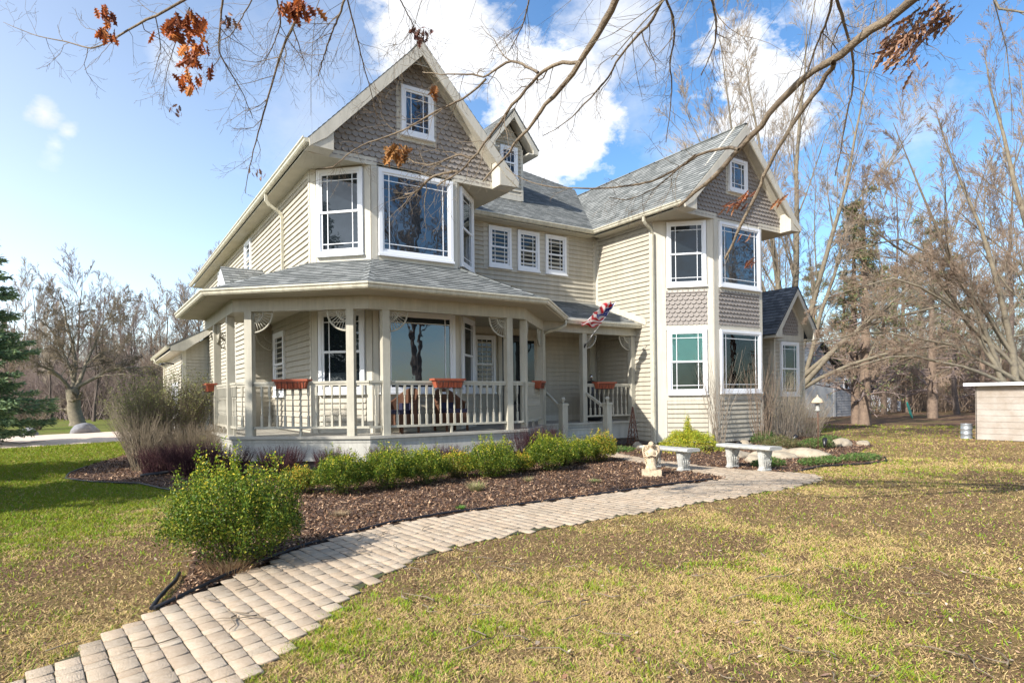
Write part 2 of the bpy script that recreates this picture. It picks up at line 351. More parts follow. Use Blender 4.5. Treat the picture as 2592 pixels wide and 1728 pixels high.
def downspout(name, pts, parent):
    mb = MB(); mb.tube(pts, .045, 4, smooth=False); return mb.build(name, 'gutter', parent)

# =================================================================== THE HOUSE
house = thing('house', 'large cream two-storey clapboard house with scalloped gables, bay windows and a wraparound porch', 'house', (8, 15, 0))
ZF = .685
def window(O, U, Nn, u0, u1, z0, z1, kind='dh', blind=0, mun=.12, cas=.075, gl='glass'):
    """casing outer size u0..u1, z0..z1 on the plane O,U with outward normal N"""
    fr = MB(); V = Z3
    def ring(mb, a0, a1, b0, b1, w, n0, n1, wb=None):
        wb = wb or w
        mb.obox(O, U, V, Nn, (a0, a0+w), (b0, b1), (n0, n1)); mb.obox(O, U, V, Nn, (a1-w, a1), (b0, b1), (n0, n1))
        mb.obox(O, U, V, Nn, (a0+w, a1-w), (b1-w, b1), (n0, n1-.002)); mb.obox(O, U, V, Nn, (a0+w, a1-w), (b0, b0+wb), (n0, n1-.002))
    ring(fr, u0, u1, z0, z1, cas, 0, .075)
    fr.obox(O, U, V, Nn, (u0-.015, u1+.015), (z0-.035, z0+.01), (0, .10))
    win = fr.build('window', 'white', house)
    a0, a1, b0, b1 = u0+cas, u1-cas, z0+cas, z1-cas
    sa = MB(); mu = MB(); pn = MB(); sw = .045
    def lines(c0, c1, d0, d1, top, bot, n0, dx=None):
        n1 = n0+.012; dx = dx or mun
        for x in (c0+dx, c1-dx): mu.obox(O, U, V, Nn, (x-.008, x+.008), (d0, d1), (n0, n1))
        if top: mu.obox(O, U, V, Nn, (c0, c1), (d1-mun-.008, d1-mun+.008), (n0, n1-.002))
        if bot: mu.obox(O, U, V, Nn, (c0, c1), (d0+mun-.008, d0+mun+.008), (n0, n1-.002))
    if kind == 'dh':
        mid = (b0+b1)/2
        ring(sa, a0, a1, mid-.02, b1, sw, .012, .055); ring(sa, a0, a1, b0, mid+.02, sw, .01, .035, sw*1.3)
        pn.obox(O, U, V, Nn, (a0+sw, a1-sw), (mid, b1-sw), (.026, .03)); pn.obox(O, U, V, Nn, (a0+sw, a1-sw), (b0+sw, mid), (.018, .022))
        wd = (a1-a0-2*sw); dx = mun if wd > .5 else wd/3
        lines(a0+sw, a1-sw, mid+.02, b1-sw, True, False, .031, dx); lines(a0+sw, a1-sw, b0+sw, mid-.02, False, True, .023, dx)
    else:
        ring(sa, a0, a1, b0, b1, sw, .012, .05); pn.obox(O, U, V, Nn, (a0+sw, a1-sw), (b0+sw, b1-sw), (.022, .026))
        wd = (a1-a0-2*sw); dx = mun if wd > .5 else wd/3
        lines(a0+sw, a1-sw, b0+sw, b1-sw, True, True, .027, dx)
    sa.build('sash', 'white', win); mu.build('muntin', 'white', win); pn.build('pane', 'clear' if blind else gl, win)
    if blind:
        dk = MB(); dk.obox(O, U, V, Nn, (a0, a1), (b0, b1), (.003, .006)); dk.build('interior', 'dark', win)
        bl = MB(); zb = b1-(b1-b0)*blind; k = b1
        while k > zb: bl.obox(O, U, V, Nn, (a0+.02, a1-.02), (k-.022, k-.001), (.008, .011)); k -= .024
        bl.build('blind', 'blind', win)
    return win
wallb = MB(); trim = MB(); sid = MB(); scal = MB()
def body(x, y, z): wallb.box(x, y, z)
ZE = 6.36       # wall top
# wall cores (a little inside the cladding)
def ext(poly, z0, z1, mb=wallb): mb.prism([p for p in poly], (0, 0, 0), X3, Y3, Z3, z0, z1)
LB = [(3.85, 13.73), (4.83, 12.75), (6.87, 12.75), (7.85, 13.73)]
ext(LB+[(7.85, 30.5), (3.85, 30.5)], .05, ZE)
ext([(7.85, 15.3), (13.3, 15.3), (13.3, 30.5), (7.85, 30.5)], .05, 6.44)
WB = [(13.2, 12.82), (14.38, 11.7), (16.53, 11.7), (17.54, 12.71)]
ext(WB+[(17.54, 30.5), (13.2, 30.5)], .08, ZE)
# gable ends (upper triangles of wall)
for (x0, x1, y, ap) in ((3.95, 7.8, 12.75, 5.875), (13.3, 17.44, 11.7, 15.37)):
    zt = 6.78; za = 8.93
    wallb.prism([(x0, 6.34), (x1, 6.34), (x1, zt), (ap, za), (x0, zt)], (0, y, 0), X3, Z3, (0, -1, 0), -.25, 0)
wallb.build('wall', 'cream', house)
# --- siding
def clap(kind, v, u0, u1, z0, z1, poly=None):
    O, U, Nn = face(kind, v); courses(sid, Vector(O)+Vector(Nn)*.002, U, Z3, Nn, poly or [(u0, z0), (u1, z0), (u1, z1), (u0, z1)], .13, .036)
clap('left', 3.85, -30.5, -13.79, .1, 6.20)
clap('front', 15.3, 8.2, 13.12, 4.36, 6.34)
clap('front', 15.3, 10.95, 13.12, ZF+.17, 3.2)
clap('front', 15.3, 8.2, 9.95, ZF+.17, 3.2)
clap('left', 13.2, -15.2, -12.95, .13, 6.25)
def face_clap(f, u0, u1, z0, z1): courses(sid, Vector(f[0])+Vector(f[2])*.002, f[1], Z3, f[2], [(u0, z0), (u1, z0), (u1, z1), (u0, z1)], .13, .036)
fL = diag(LB[0], LB[1]); fF = ((0, 12.75, 0), X3, (0, -1, 0)); fR = diag(LB[2], LB[3]); gL = diag(WB[0], WB[1]); gF = ((0, 11.7, 0), X3, (0, -1, 0)); gR = diag(WB[2], WB[3])
face_clap(fL, .16, fL[3]-.16, ZF+.12, 1.42); face_clap(fF, 4.98, 6.72, ZF+.12, 1.42); face_clap(fR, .16, fR[3]-.16, ZF+.12, 1.42)
face_clap(gL, .34, gL[3]-.18, .12, 1.26); face_clap(gF, 14.58, 16.36, .08, 1.34)
# flat boards
def board(O, U, Nn, u, z, t=.028): trim.obox(O, U, Z3, Nn, u, z, (0, t))
O, U, Nn = face('left', 3.85); board(O, U, Nn, (-13.86, -13.73), (.1, 6.34)); board(O, U, Nn, (-30.5, -13.86), (6.2, 6.34))
O, U, Nn = face('front', 15.3); board(O, U, Nn, (13.06, 13.2), (3.6, 6.4)); board(O, U, Nn, (8.0, 13.06), (4.16, 4.37), .03); board(O, U, Nn, (8.0, 13.06), (6.3, 6.42), .03)
board(O, U, Nn, (9.14, 12.06), (5.02, 5.1), .03); board(O, U, Nn, (9.06, 9.22), (5.02, 6.3)); board(O, U, Nn, (9.98, 10.2), (5.1, 6.3)); board(O, U, Nn, (10.97, 11.2), (5.1, 6.3)); board(O, U, Nn, (11.98, 12.1), (5.02, 6.3), .031)
board(O, U, Nn, (8.0, 13.06), (ZF, ZF+.17), .03)
O, U, Nn = face('left', 13.2)
board(O, U, Nn, (-15.27, -15.16), (.7, 6.34)); board(O, U, Nn, (-12.96, -12.82), (.1, 6.34)); board(O, U, Nn, (-15.16, -12.96), (6.24, 6.34))
trim.prism([(-15.3, 4.26), (-15.3, 4.44), (-13.1, 3.60), (-13.1, 3.42)][::-1], O, U, Z3, Nn, 0, .05)
for f, e in ((fL, 1), (fR, 1)):
    for a, b in ((0, .13), (f[3]-.13, f[3])): board(f[0], f[1], f[2], (a, b), (ZF, 6.36))
board(*fF, (4.83, 4.95), (ZF, 6.36)); board(*fF, (6.75, 6.87), (ZF, 6.36))
board(*fF, (4.95, 6.75), (3.3, 4.44), .02); board(fL[0], fL[1], fL[2], (.13, fL[3]-.13), (3.3, 4.44), .02); board(fR[0], fR[1], fR[2], (.13, fR[3]-.13), (3.3, 4.44), .02)
for a, b in ((0, .33), (gL[3]-.17, gL[3])): board(gL[0], gL[1], gL[2], (a, b), (.08, 6.36))
board(*gF, (14.38, 14.57), (.08, 6.36)); board(*gF, (16.38, 16.53), (.08, 6.36))
for z0, z1 in ((1.26, 1.42), (3.24, 3.38), (4.28, 4.44), (6.28, 6.36)):
    board(gL[0], gL[1], gL[2], (.33, gL[3]-.17), (z0, z1), .024); board(*gF, (14.57, 16.38), (z0, z1), .024)
for f in ((gL[0], gL[1], gL[2]), gF): pass
# scallops: bay panels and gables
scallops(scal, gL[0], gL[1], Z3, gL[2], [(.33, 3.38), (gL[3]-.17, 3.38), (gL[3]-.17, 4.28), (.33, 4.28)])
scallops(scal, gF[0], gF[1], Z3, gF[2], [(14.57, 3.38), (16.38, 3.38), (16.38, 4.28), (14.57, 4.28)])
for (x0, x1, y, ap) in ((3.97, 7.78, 12.75, 5.875), (13.32, 17.42, 11.7, 15.37)):
    za = 8.90; zt = 6.76
    scallops(scal, (0, y, 0), X3, Z3, (0, -1, 0), [(x0, 6.38), (x1, 6.38), (x1, zt), (ap, za), (x0, zt)])
    # base boards left and right of the bay, frieze boards under the rakes
    b0, b1 = (4.95, 6.8) if y > 12 else (14.5, 16.4)
    trim.obox((0, y, 0), X3, Z3, (0, -1, 0), (x0-.45, b0), (6.31, 6.47), (0, .035)); trim.obox((0, y, 0), X3, Z3, (0, -1, 0), (b1, x1+.45), (6.31, 6.47), (0, .035))
    for sg in (-1, 1):
        xe = x0 if sg < 0 else x1
        p = [(xe, zt-.02), (xe, zt+.2), (ap, za+.2), (ap, za-.02)]; p = p if sg > 0 else p[::-1]
        trim.prism(p, (0, y, 0), X3, Z3, (0, -1, 0), 0, .05)
scal.build('scallop_shingles', 'scallop', house)
# --- windows of the bays
window(fL[0], fL[1], fL[2], .17, 1.22, 4.46, 6.28); window(*fF, 4.98, 6.74, 4.46, 6.28, 'fixed', gl='glass_bright'); window(fR[0], fR[1], fR[2], .17, 1.22, 4.46, 6.28)
window(fL[0], fL[1], fL[2], .17, 1.22, 1.53, 3.28); window(*fF, 4.98, 6.76, 1.53, 3.28, 'fixed', gl='glass_bright'); window(fR[0], fR[1], fR[2], .17, 1.22, 1.53, 3.28)
window(gL[0], gL[1], gL[2], .37, gL[3]-.19, 4.46, 6.27); window(*gF, 14.6, 16.42, 4.46, 6.27, 'fixed', gl='glass_bright')
window(gL[0], gL[1], gL[2], .37, gL[3]-.19, 1.44, 3.25, blind=.5); window(*gF, 14.6, 16.42, 1.46, 3.24, 'fixed', blind=.55)
for a, b in ((9.22, 9.98), (10.2, 10.97), (11.2, 11.98)): window((0, 15.3, 0), X3, (0, -1, 0), a, b, 5.1, 6.26, mun=.1)
window((0, 15.3, 0), X3, (0, -1, 0), 8.7, 9.4, 1.54, 3.14, mun=.1)
O, U, Nn = face('left', 3.85)
window(O, U, Nn, -20.8, -19.9, 5.1, 6.2); window(O, U, Nn, -25.9, -24.7, 4.9, 6.2); window(O, U, Nn, -17.1, -16.0, 1.5, 3.1); window(O, U, Nn, -23.6, -22.6, 1.5, 3.1)
for (x0, x1, y, z0, z1) in ((5.5, 6.27, 12.75, 7.1, 8.16), (15.02, 15.82, 11.7, 7.2, 8.14)):
    c = (x0+x1)/2; sg = -1
    trim.obox((0, y, 0), X3, Z3, (0, -1, 0), (x0-.09, x1+.09), (z0-.12, z1-.02), (0, .036)); trim.obox((0, y, 0), X3, Z3, (0, -1, 0), (x0, x1), (z1-.02, z1+.04), (0, .036))
    window((0, y-.03, 0), X3, (0, -1, 0), x0, x1, z0, z1, 'fixed', mun=.12, gl='glass_bright')
# front door and sidelights
dr = MB(); dr.obox((0, 15.3, 0), X3, Z3, (0, -1, 0), (9.62, 10.32), (ZF, 3.18), (0, .05)); door = dr.build('door', 'door', house)
g = MB(); g.obox((0, 15.3, 0), X3, Z3, (0, -1, 0), (10.0, 10.22), (1.2, 3.0), (.051, .056)); g.build('pane', 'glass', door)
sd = MB(); sd.obox((0, 15.3, 0), X3, Z3, (0, -1, 0), (10.4, 10.8), (ZF, 3.18), (0, .05)); sl_ = sd.build('sidelight', 'cream', house)
g = MB(); g.obox((0, 15.3, 0), X3, Z3, (0, -1, 0), (10.46, 10.74), (1.5, 3.05), (.051, .056)); g.build('pane', 'glass', sl_)
board((0, 15.3, 0), X3, (0, -1, 0), (9.5, 9.62), (ZF, 3.2), .06); board((0, 15.3, 0), X3, (0, -1, 0), (10.32, 10.4), (ZF, 3.2), .06); board((0, 15.3, 0), X3, (0, -1, 0), (10.8, 10.94), (ZF, 3.2), .06)

# --- roofs
def roof_plane(mb, O, U, V, poly, ex=.14, th=.014):
    U = Vector(U).normalized(); V = Vector(V).normalized(); Nn = U.cross(V).normalized()
    courses(mb, O, U, V, Nn, poly, ex, th); mb.poly([Vector(O)+U*a+V*b-Nn*.05 for a, b in poly][::-1])
    for i in range(len(poly)):
        a, b = poly[i], poly[(i+1) % len(poly)]; P = lambda p, n: Vector(O)+U*p[0]+V*p[1]+Nn*n
        mb.poly([P(a, -.05), P(b, -.05), P(b, 0), P(a, 0)])
def plane_poly(mb, pts3, U, V, ex=.14, th=.014):
    O = Vector(pts3[0]); U = Vector(U).normalized(); V = Vector(V).normalized()
    roof_plane(mb, O, U, V, [((Vector(p)-O).dot(U), (Vector(p)-O).dot(V)) for p in pts3], ex, th)
def gable_roof(name, xl, xr, ap, y0, y1, ze, za, m='shingle', rake=.24, ov=.4, over_top=None):
    mb = MB()
    plane_poly(mb, [(xl, y1, ze), (xl, y0, ze), (ap, y0, za), (ap, y1, za)], (0, -1, 0), (ap-xl, 0, za-ze))
    plane_poly(mb, [(xr, y0, ze), (xr, y1, ze), (ap, y1, za), (ap, y0, za)], (0, 1, 0), (ap-xr, 0, za-ze))
    # ridge cap
    mb.tube([(ap, y0, za+.012), (ap, y1, za+.012)], .06, 6, flat=.5)
    r = mb.build(name, m, house)
    tb = MB()
    for sg, xe in ((1, xl), (-1, xr)):
        s = (za-ze)/abs(ap-xe)
        q = [(xe, ze-.045), (ap, za-.045), (ap, za-.045-rake*1.25), (xe, ze-.045-.12), ]
        q = [(xe, ze-.02), (ap, za-.02), (ap, za-.02-rake*1.2), (xe+sg*.35, ze-.02-rake*1.2+.35*s), (xe+sg*.02, ze-.16)]
        q = q if sg < 0 else q[::-1]
        tb.prism(q, (0, y0, 0), X3, Z3, (0, -1, 0), -.03, .015)
        q2 = [(xe, ze-.06), (ap, za-.06), (ap, za-.12), (xe, ze-.12)]; q2 = q2 if sg < 0 else q2[::-1]
        tb.prism(q2, (0, y0+ov, 0), X3, Z3, (0, -1, 0), .0, ov-.02)           # rake soffit
    tb.build('rake_board', 'cream', r)
    return r
roofL = gable_roof('roof', 3.44, 8.31, 5.875, 12.35, 30.9, 6.47, 9.05)
roofW = gable_roof('roof', 12.80, 17.94, 15.37, 11.3, 19.6, 6.47, 9.03)
# boxed eave returns, soffits, gutters
for (xl, xr, y, yb, x0, x1) in ((3.44, 8.31, 12.35, 12.75, 3.93, 7.80), (12.80, 17.94, 11.3, 11.7, 13.28, 17.44)):
    for sg, xe, xi in ((1, xl, x0), (-1, xr, x1)):
        q = [(xe+sg*.02, 6.33), (xi, 6.31), (xi, 6.88), (xe+sg*.02, 6.43)]; q = q if sg > 0 else q[::-1]
        trim.prism(q, (0, y, 0), X3, Z3, (0, -1, 0), -.40, -.005)
sof = MB()
sof.box((3.46, 8.3), (12.75, 13.95), (6.325, 6.35)); sof.box((3.46, 3.88), (13.95, 30.7), (6.325, 6.35)); sof.box((7.82, 8.28), (13.95, 15.0), (6.325, 6.35))
sof.box((7.85, 12.84), (14.92, 15.33), (6.335, 6.36)); sof.box((12.82, 17.9), (11.7, 12.95), (6.326, 6.351)); sof.box((12.82, 13.23), (12.95, 15.0), (6.326, 6.351)); sof.box((17.5, 17.9), (12.95, 19), (6.326, 6.351))
sof.build('soffit', 'soffit', house)
gt = MB(); gutter(gt, [(3.45, 30.9), (3.45, 12.36)], 6.485); gt.build('gutter', 'gutter', house)
gt = MB(); gutter(gt, [(8.3, 14.91), (12.79, 14.91), (12.79, 11.32)], 6.485); gt.build('gutter', 'gutter', house)
# central roof, hipped at the right
cr = MB(); s = .654; zz = lambda y: 6.47+(y-14.9)*s
plane_poly(cr, [(7.6, 14.9, 6.47), (12.80, 14.9, 6.47), (15.37, 18.8, zz(18.8)), (15.99, 19.75, zz(19.75)), (13.7, 21.75, zz(21.75)), (7.6, 21.75, zz(21.75))], X3, (0, 1, s))
cr.poly([(15.99, 19.75, zz(19.75)), (20, 30, 6.4), (13.7, 30, zz(21.75)), (13.7, 21.75, zz(21.75))]); cr.poly([(7.6, 21.75, zz(21.75)), (13.7, 21.75, zz(21.75)), (13.7, 30, zz(21.75)), (7.6, 30, zz(21.75))])
cr.build('roof', 'shingle', house)
# dormer
DY = 16.55; dm = MB(); dm.box((10.22, 11.27), (DY, 19.5), (7.5, 9.3)); dm.prism([(10.22, 9.3), (11.27, 9.3), (10.76, 9.95)], (0, DY, 0), X3, Z3, (0, -1, 0), -2.9, 0)
dorm = dm.build('dormer', 'cream', house)
ds = MB(); courses(ds, (0, DY, 0), X3, Z3, (0, -1, 0), [(10.25, 7.72), (11.24, 7.72), (11.24, 9.25), (10.76, 9.88), (10.25, 9.25)], .13, .036); courses(ds, (11.27, 0, 0), Y3, Z3, X3, [(DY+.02, 7.62), (19.5, 9.2), (DY+.02, 9.2)], .13, .036)
ds.build('siding', 'siding', dorm)
dt = MB(); dt.obox((0, DY, 0), X3, Z3, (0, -1, 0), (10.22, 10.30), (7.58, 9.2), (0, .03)); dt.obox((0, DY, 0), X3, Z3, (0, -1, 0), (11.2, 11.29), (7.58, 9.2), (0, .03)); dt.obox((0, DY, 0), X3, Z3, (0, -1, 0), (10.3, 11.2), (7.56, 7.72), (0, .03))
for sg in (1, -1):
    xe = 9.86 if sg > 0 else 11.66
    q = [(xe, 9.12), (10.76, 10.24), (10.76, 10.0), (xe+sg*.2, 9.12), (xe+sg*.2, 9.0), (xe, 9.0)]; q = q if sg < 0 else q[::-1]
    dt.prism(q, (0, DY-.35, 0), X3, Z3, (0, -1, 0), -.02, .02)
    dt.obox((0, DY, 0), X3, Z3, (0, -1, 0), (min(xe, xe+sg*.36), max(xe, xe+sg*.36)), (8.98, 9.02), (-2, .34))
for xe, sg in ((9.86, 1), (11.66, -1)):
    q = [(xe, 9.10), (10.76, 10.20), (10.76, 10.16), (xe, 9.06)]; q = q if sg < 0 else q[::-1]
    dt.prism(q, (0, DY, 0), X3, Z3, (0, -1, 0), -.1, .33)
dt.build('trim', 'cream', dorm)
dr_ = MB(); plane_poly(dr_, [(9.83, 19.9, 9.14), (9.83, DY-.37, 9.14), (10.76, DY-.37, 10.28), (10.76, 19.9, 10.28)], (0, -1, 0), (.93, 0, 1.14)); plane_poly(dr_, [(11.69, DY-.37, 9.14), (11.69, 19.9, 9.14), (10.76, 19.9, 10.28), (10.76, DY-.37, 10.28)], (0, 1, 0), (-.93, 0, 1.14))
dr_.build('roof', 'shingle', dorm)
window((0, DY-.01, 0), X3, (0, -1, 0), 10.42, 11.06, 8.2, 9.2, mun=.1)

# --- porch
FP = [(2.2, 17.4), (2.2, 13.5), (4.37, 11.72), (8.0, 11.68), (9.85, 13.5), (13.2, 13.5)]
GP = [(1.66, 17.4), (1.74, 13.42), (4.12, 11.08), (8.12, 11.12), (10.42, 13.36)]
def offset(pts, d):
    P = [Vector((p[0], p[1])) for p in pts]; o = []
    for i, p in enumerate(P):
        ns = []
        for a, b in ((i-1, i), (i, i+1)):
            if a < 0 or b >= len(P): continue
            t = (P[b]-P[a]).normalized(); ns.append(Vector((t.y, -t.x)))
        m = sum(ns, Vector((0, 0))).normalized(); o.append(tuple(p+m*d/m.dot(ns[0])))
    return o
def band(mb, outer, inner, z0, z1, closed_ends=True):
    for i in range(len(outer)-1):
        a, b = outer[i], outer[i+1]; c, d = inner[i+1], inner[i]
        mb.prism([a, b, c, d][::1] if True else None, (0, 0, 0), X3, Y3, Z3, z0, z1)
fl = MB(); fl.prism(FP+[(13.2, 15.3), (7.85, 15.3), (3.85, 15.3), (3.85, 17.4)], (0, 0, 0), X3, Y3, Z3, ZF-.05, ZF)
edge = offset(FP, .035)
band(fl, edge, offset(FP, -.1), ZF-.052, ZF+.002)
porch_floor = fl.build('porch_floor', 'deck', house)
sk = MB(); band(sk, offset(FP, -.02), offset(FP, -.08), .20, ZF-.052); band(sk, offset(FP, -.008), offset(FP, -.02), ZF-.12, ZF-.053); band(sk, offset(FP, 0), offset(FP, -.02), .20, .235)
sk.build('porch_skirt', 'skirt', house)
bk_ = MB(); band(bk_, offset(FP, -.09), offset(FP, -.2), 0, .22)
for k in range(3):
    band(bk_, offset(FP, -.075-.004*k), offset(FP, -.09), .01+k*.07, .065+k*.07)
bk_.box((13.1, 17.5), (12.9, 13.4), (0, .1)); bk_.build('foundation', 'brick', house)
# beam, ceiling, fascia
bm_ = MB(); B0 = offset(FP, -.03); B1 = offset(FP, -.19)
band(bm_, B0, B1, 3.15, 3.42); band(bm_, offset(FP, -.02), B0, 3.38, 3.41)
bm_.box((13.03, 13.19), (13.56, 15.28), (3.13, 3.38)); bm_.build('porch_beam', 'porch', house)
cl = MB(); cl.prism(offset(FP, -.1)+[(13.2, 15.3), (7.85, 15.3), (7.85, 13.7), (6.87, 12.72), (4.83, 12.72), (3.85, 13.7), (3.85, 17.4)], (0, 0, 0), X3, Y3, Z3, 3.385, 3.405)
eo = GP+[(13.2, 13.36)]
band(cl, offset(eo, -.01), offset(FP, -.04), 3.40, 3.42)
cl.build('porch_ceiling', 'soffit', house)
fa = MB(); band(fa, eo, offset(eo, -.03), 3.405, 3.51); fa.build('fascia', 'cream', house)
pr = MB(); ze = 3.52
def roofp(pts):
    a, b = Vector(pts[0]), Vector(pts[1]); U = (b-a).normalized(); Nn = (b-a).cross(Vector(pts[2])-a).normalized(); V = Nn.cross(U)
    plane_poly(pr, pts, U, V)
TL, TR = (3.85, 13.73, 4.33), (7.85, 13.73, 4.33); A1, A2 = (4.83, 12.75, 4.33), (6.87, 12.75, 4.33)
g_ = [(p[0], p[1], ze) for p in offset(GP, .03)]
roofp([g_[0], g_[1], TL, (3.85, 17.6, 4.33)]); roofp([g_[1], g_[2], A1, TL]); roofp([g_[2], g_[3], A2, A1]); roofp([g_[3], g_[4], (9.9, 15.3, 4.26), TR, A2])
LRy = 13.33; plane_poly(pr, [(9.3, LRy, 3.45), (13.2, LRy, 3.45), (13.2, 15.32, 4.30), (8.6, 15.32, 4.30)], X3, (0, 15.32-LRy, .85))
for a, b in ((g_[1], TL), (g_[2], A1), (g_[3], A2)):
    a = Vector(a); b = Vector(b); t = (b-a).normalized(); sd_ = Vector((t.y, -t.x, 0)).normalized()*.13; dz = Vector((0, 0, .018)); n = 8
    for i in range(n):
        p = a+(b-a)*(i/n); q = a+(b-a)*((i+1.15)/n) if i < n-1 else b
        pr.poly([p+sd_-Vector((0, 0, .025))+dz*.6, q+sd_-Vector((0, 0, .03)), q+dz*.4, p+dz*1.4], uv=[(0, i*.3), (.2, i*.3), (.2, i*.3+.1), (0, i*.3+.1)]); pr.poly([p+dz*1.4, q+dz*.4, q-sd_-Vector((0, 0, .03)), p-sd_-Vector((0, 0, .025))+dz*.6], uv=[(0, i*.3), (.2, i*.3), (.2, i*.3+.1), (0, i*.3+.1)])
pr.build('porch_roof', 'shingle', house)
gt = MB(); gutter(gt, GP, ze+.01, .11, .115); gt.build('gutter', 'gutter', house)
gt = MB(); gutter(gt, [(10.46, 13.37), (13.19, 13.37)], 3.46, .11, .11); gt.build('gutter', 'gutter', house)
# roof debris of twigs and old leaves on the porch roof is part of it
# small side bump-out under its own little gable
bo = MB(); bo.box((3.3, 3.85), (17.46, 19.6), (.1, 4.2)); bump = bo.build('side_bay', 'cream', house)
bs = MB(); courses(bs, (0, 17.458, 0), X3, Z3, (0, -1, 0), [(3.36, .7), (3.83, .7), (3.83, 3.9), (3.36, 3.9)], .13, .036); courses(bs, (3.298, 0, 0), (0, -1, 0), Z3, (-1, 0, 0), [(-19.5, .2), (-17.6, .2), (-17.6, 3.9), (-19.5, 3.9)], .13, .036)
bs.build('siding', 'siding', bump)
br_ = MB(); roofs = [((2.75, 17.2, 4.1), (3.85, 17.2, 4.1), (3.85, 18.4, 4.98), (2.75, 18.4, 4.98)), ((3.85, 19.6, 4.1), (2.75, 19.6, 4.1), (2.75, 18.4, 4.98), (3.85, 18.4, 4.98))]
for r_ in roofs:
    a, b, c = Vector(r_[0]), Vector(r_[1]), Vector(r_[3]); plane_poly(br_, list(r_), b-a, c-a)
br_.build('roof', 'shingle', bump)
bt = MB(); bt.prism([(-19.6, 4.02), (-17.2, 4.02), (-18.4, 4.9)], (2.76, 0, 0), (0, -1, 0), Z3, (-1, 0, 0), -.05, .02); bt.build('gable_board', 'white', bump)

# posts
def post(x, y, rz=0, w=.15, z0=ZF, z1=3.16):
    mb = MB(); c, s_ = math.cos(rz), math.sin(rz); mb.obox((x, y, 0), (c, s_, 0), (-s_, c, 0), Z3, (-w/2, w/2), (-w/2, w/2), (z0, z1)); return mb.build('porch_post', 'porch', house)
dg = math.atan2(-(13.5-11.72), 4.37-2.2); dg2 = math.atan2(13.5-11.68, 1.85)
PO = [(2.31, 16.08, 0), (2.31, 14.3, 0), (2.52, 13.38, dg), (4.13, 12.06, dg), (4.74, 11.84, 0), (7.61, 11.80, 0), (8.14, 11.97, dg2), (9.66, 13.42, dg2)]
for x, y, a in PO: post(x, y, a)
post(11.27, 13.64); post(13.1, 13.64, w=.16); post(12.86, 15.2, w=.18)
# baluster and railings
bp = [(.021, 0), (.021, .20), (.017, .215), (.0125, .225), (.019, .245), (.019, .265), (.0125, .28), (.017, .30), (.021, .33), (.020, .36), (.013, .52), (.012, .545), (.018, .56), (.018, .575), (.012, .59), (.021, .605), (.021, .80)]
bl_ = MB()
bl_.box((-.021, .021), (-.021, .021), (0, .21)); bl_.box((-.021, .021), (-.021, .021), (.60, .80)); bl_.lathe(bp[1:-1], n=8)
BALM = bl_.mesh('baluster'); BALM.materials.append(M['porch'])
nbal = 0
def railing(pts, z0=ZF, spc=.155, ends=.08):
    global nbal
    mb = MB()
    for a, b in zip(pts[:-1], pts[1:]):
        A = Vector((*a, 0)); B = Vector((*b, 0)); U = (B-A).normalized(); Wd = (U.y, -U.x, 0); Ln = (B-A).length
        mb.obox(A, U, Wd, Z3, (0, Ln), (-.035, .035), (z0+1.03, z0+1.075)); mb.obox(A, U, Wd, Z3, (0, Ln), (-.02, .02), (z0+.985, z0+1.03)); mb.obox(A, U, Wd, Z3, (0, Ln), (-.03, .03), (z0+.145, z0+.19))
        if Ln > .5:
            m_ = A+U*Ln/2; mb.obox(m_, U, Wd, Z3, (-.02, .02), (-.025, .025), (z0, z0+.145))
    r = mb.build('railing', 'porch', house)
    for a, b in zip(pts[:-1], pts[1:]):
        A = Vector((*a, 0)); B = Vector((*b, 0)); U = (B-A).normalized(); Ln = (B-A).length; n = max(1, int(round((Ln-2*ends)/spc)))
        for i in range(n):
            p = A+U*(ends+(Ln-2*ends)*((i+.5)/n)); o = bpy.data.objects.new('baluster', BALM); COL.objects.link(o); o.parent = r; o.matrix_parent_inverse = Matrix.Identity(4)
            o.location = (p.x, p.y, z0+.19); o.rotation_euler = (0, 0, math.atan2(U.y, U.x)); nbal += 1
    return r
iC = [(2.31, 13.55), (4.41, 11.83), (7.96, 11.79)]
railing([(2.31, 17.3), (2.31, 16.15)]); railing([(2.31, 16.0), (2.31, 14.37)]); railing([(2.31, 14.22), iC[0], (2.46, 13.43)]); railing([(2.58, 13.33), (4.07, 12.11)]); railing([(4.19, 12.01), iC[1], (4.66, 11.83)])
railing([(4.82, 11.83), (7.53, 11.79)]); railing([(7.69, 11.79), iC[2], (8.09, 11.92)]); railing([(8.19, 12.02), (9.6, 13.37)]); railing([(11.35, 13.64), (13.02, 13.64)], spc=.17)
# corner brackets (fan fretwork)
def bracket(x, y, ang, z=3.14, rad=.40):
    mb = MB(); c, s_ = math.cos(ang), math.sin(ang); P = lambda u, v: (x+c*u, y+s_*u, z-v)
    arc = lambda r, a0, a1, n=14: [P(r*math.cos(R(a0+(a1-a0)*i/n)), r*math.sin(R(a0+(a1-a0)*i/n))) for i in range(n+1)]
    mb.tube(arc(rad, 0, 90), .021, 4); mb.tube(arc(rad*.52, 0, 90), .019, 4); mb.tube([P(0, 0), P(rad, 0)], .018, 4); mb.tube([P(0, 0), P(0, rad*1.08)], .021, 4)
    for k in range(9):
        a = R(6+k*9.7); mb.tube([P(rad*.52*math.cos(a), rad*.52*math.sin(a)), P(rad*math.cos(a), rad*math.sin(a))], .009, 4)
    for cx, cy, rr in ((.07, .13, .045), (.14, .06, .045), (.05, .05, .035), (.13, .13, .028)):
        sp = [P(cx+rr*(1-i/16)*math.cos(i*.62), cy+rr*(1-i/16)*math.sin(i*.62)) for i in range(15)]; mb.tube(sp, .012, 4)
    return mb.build('corner_bracket', 'porch', house)
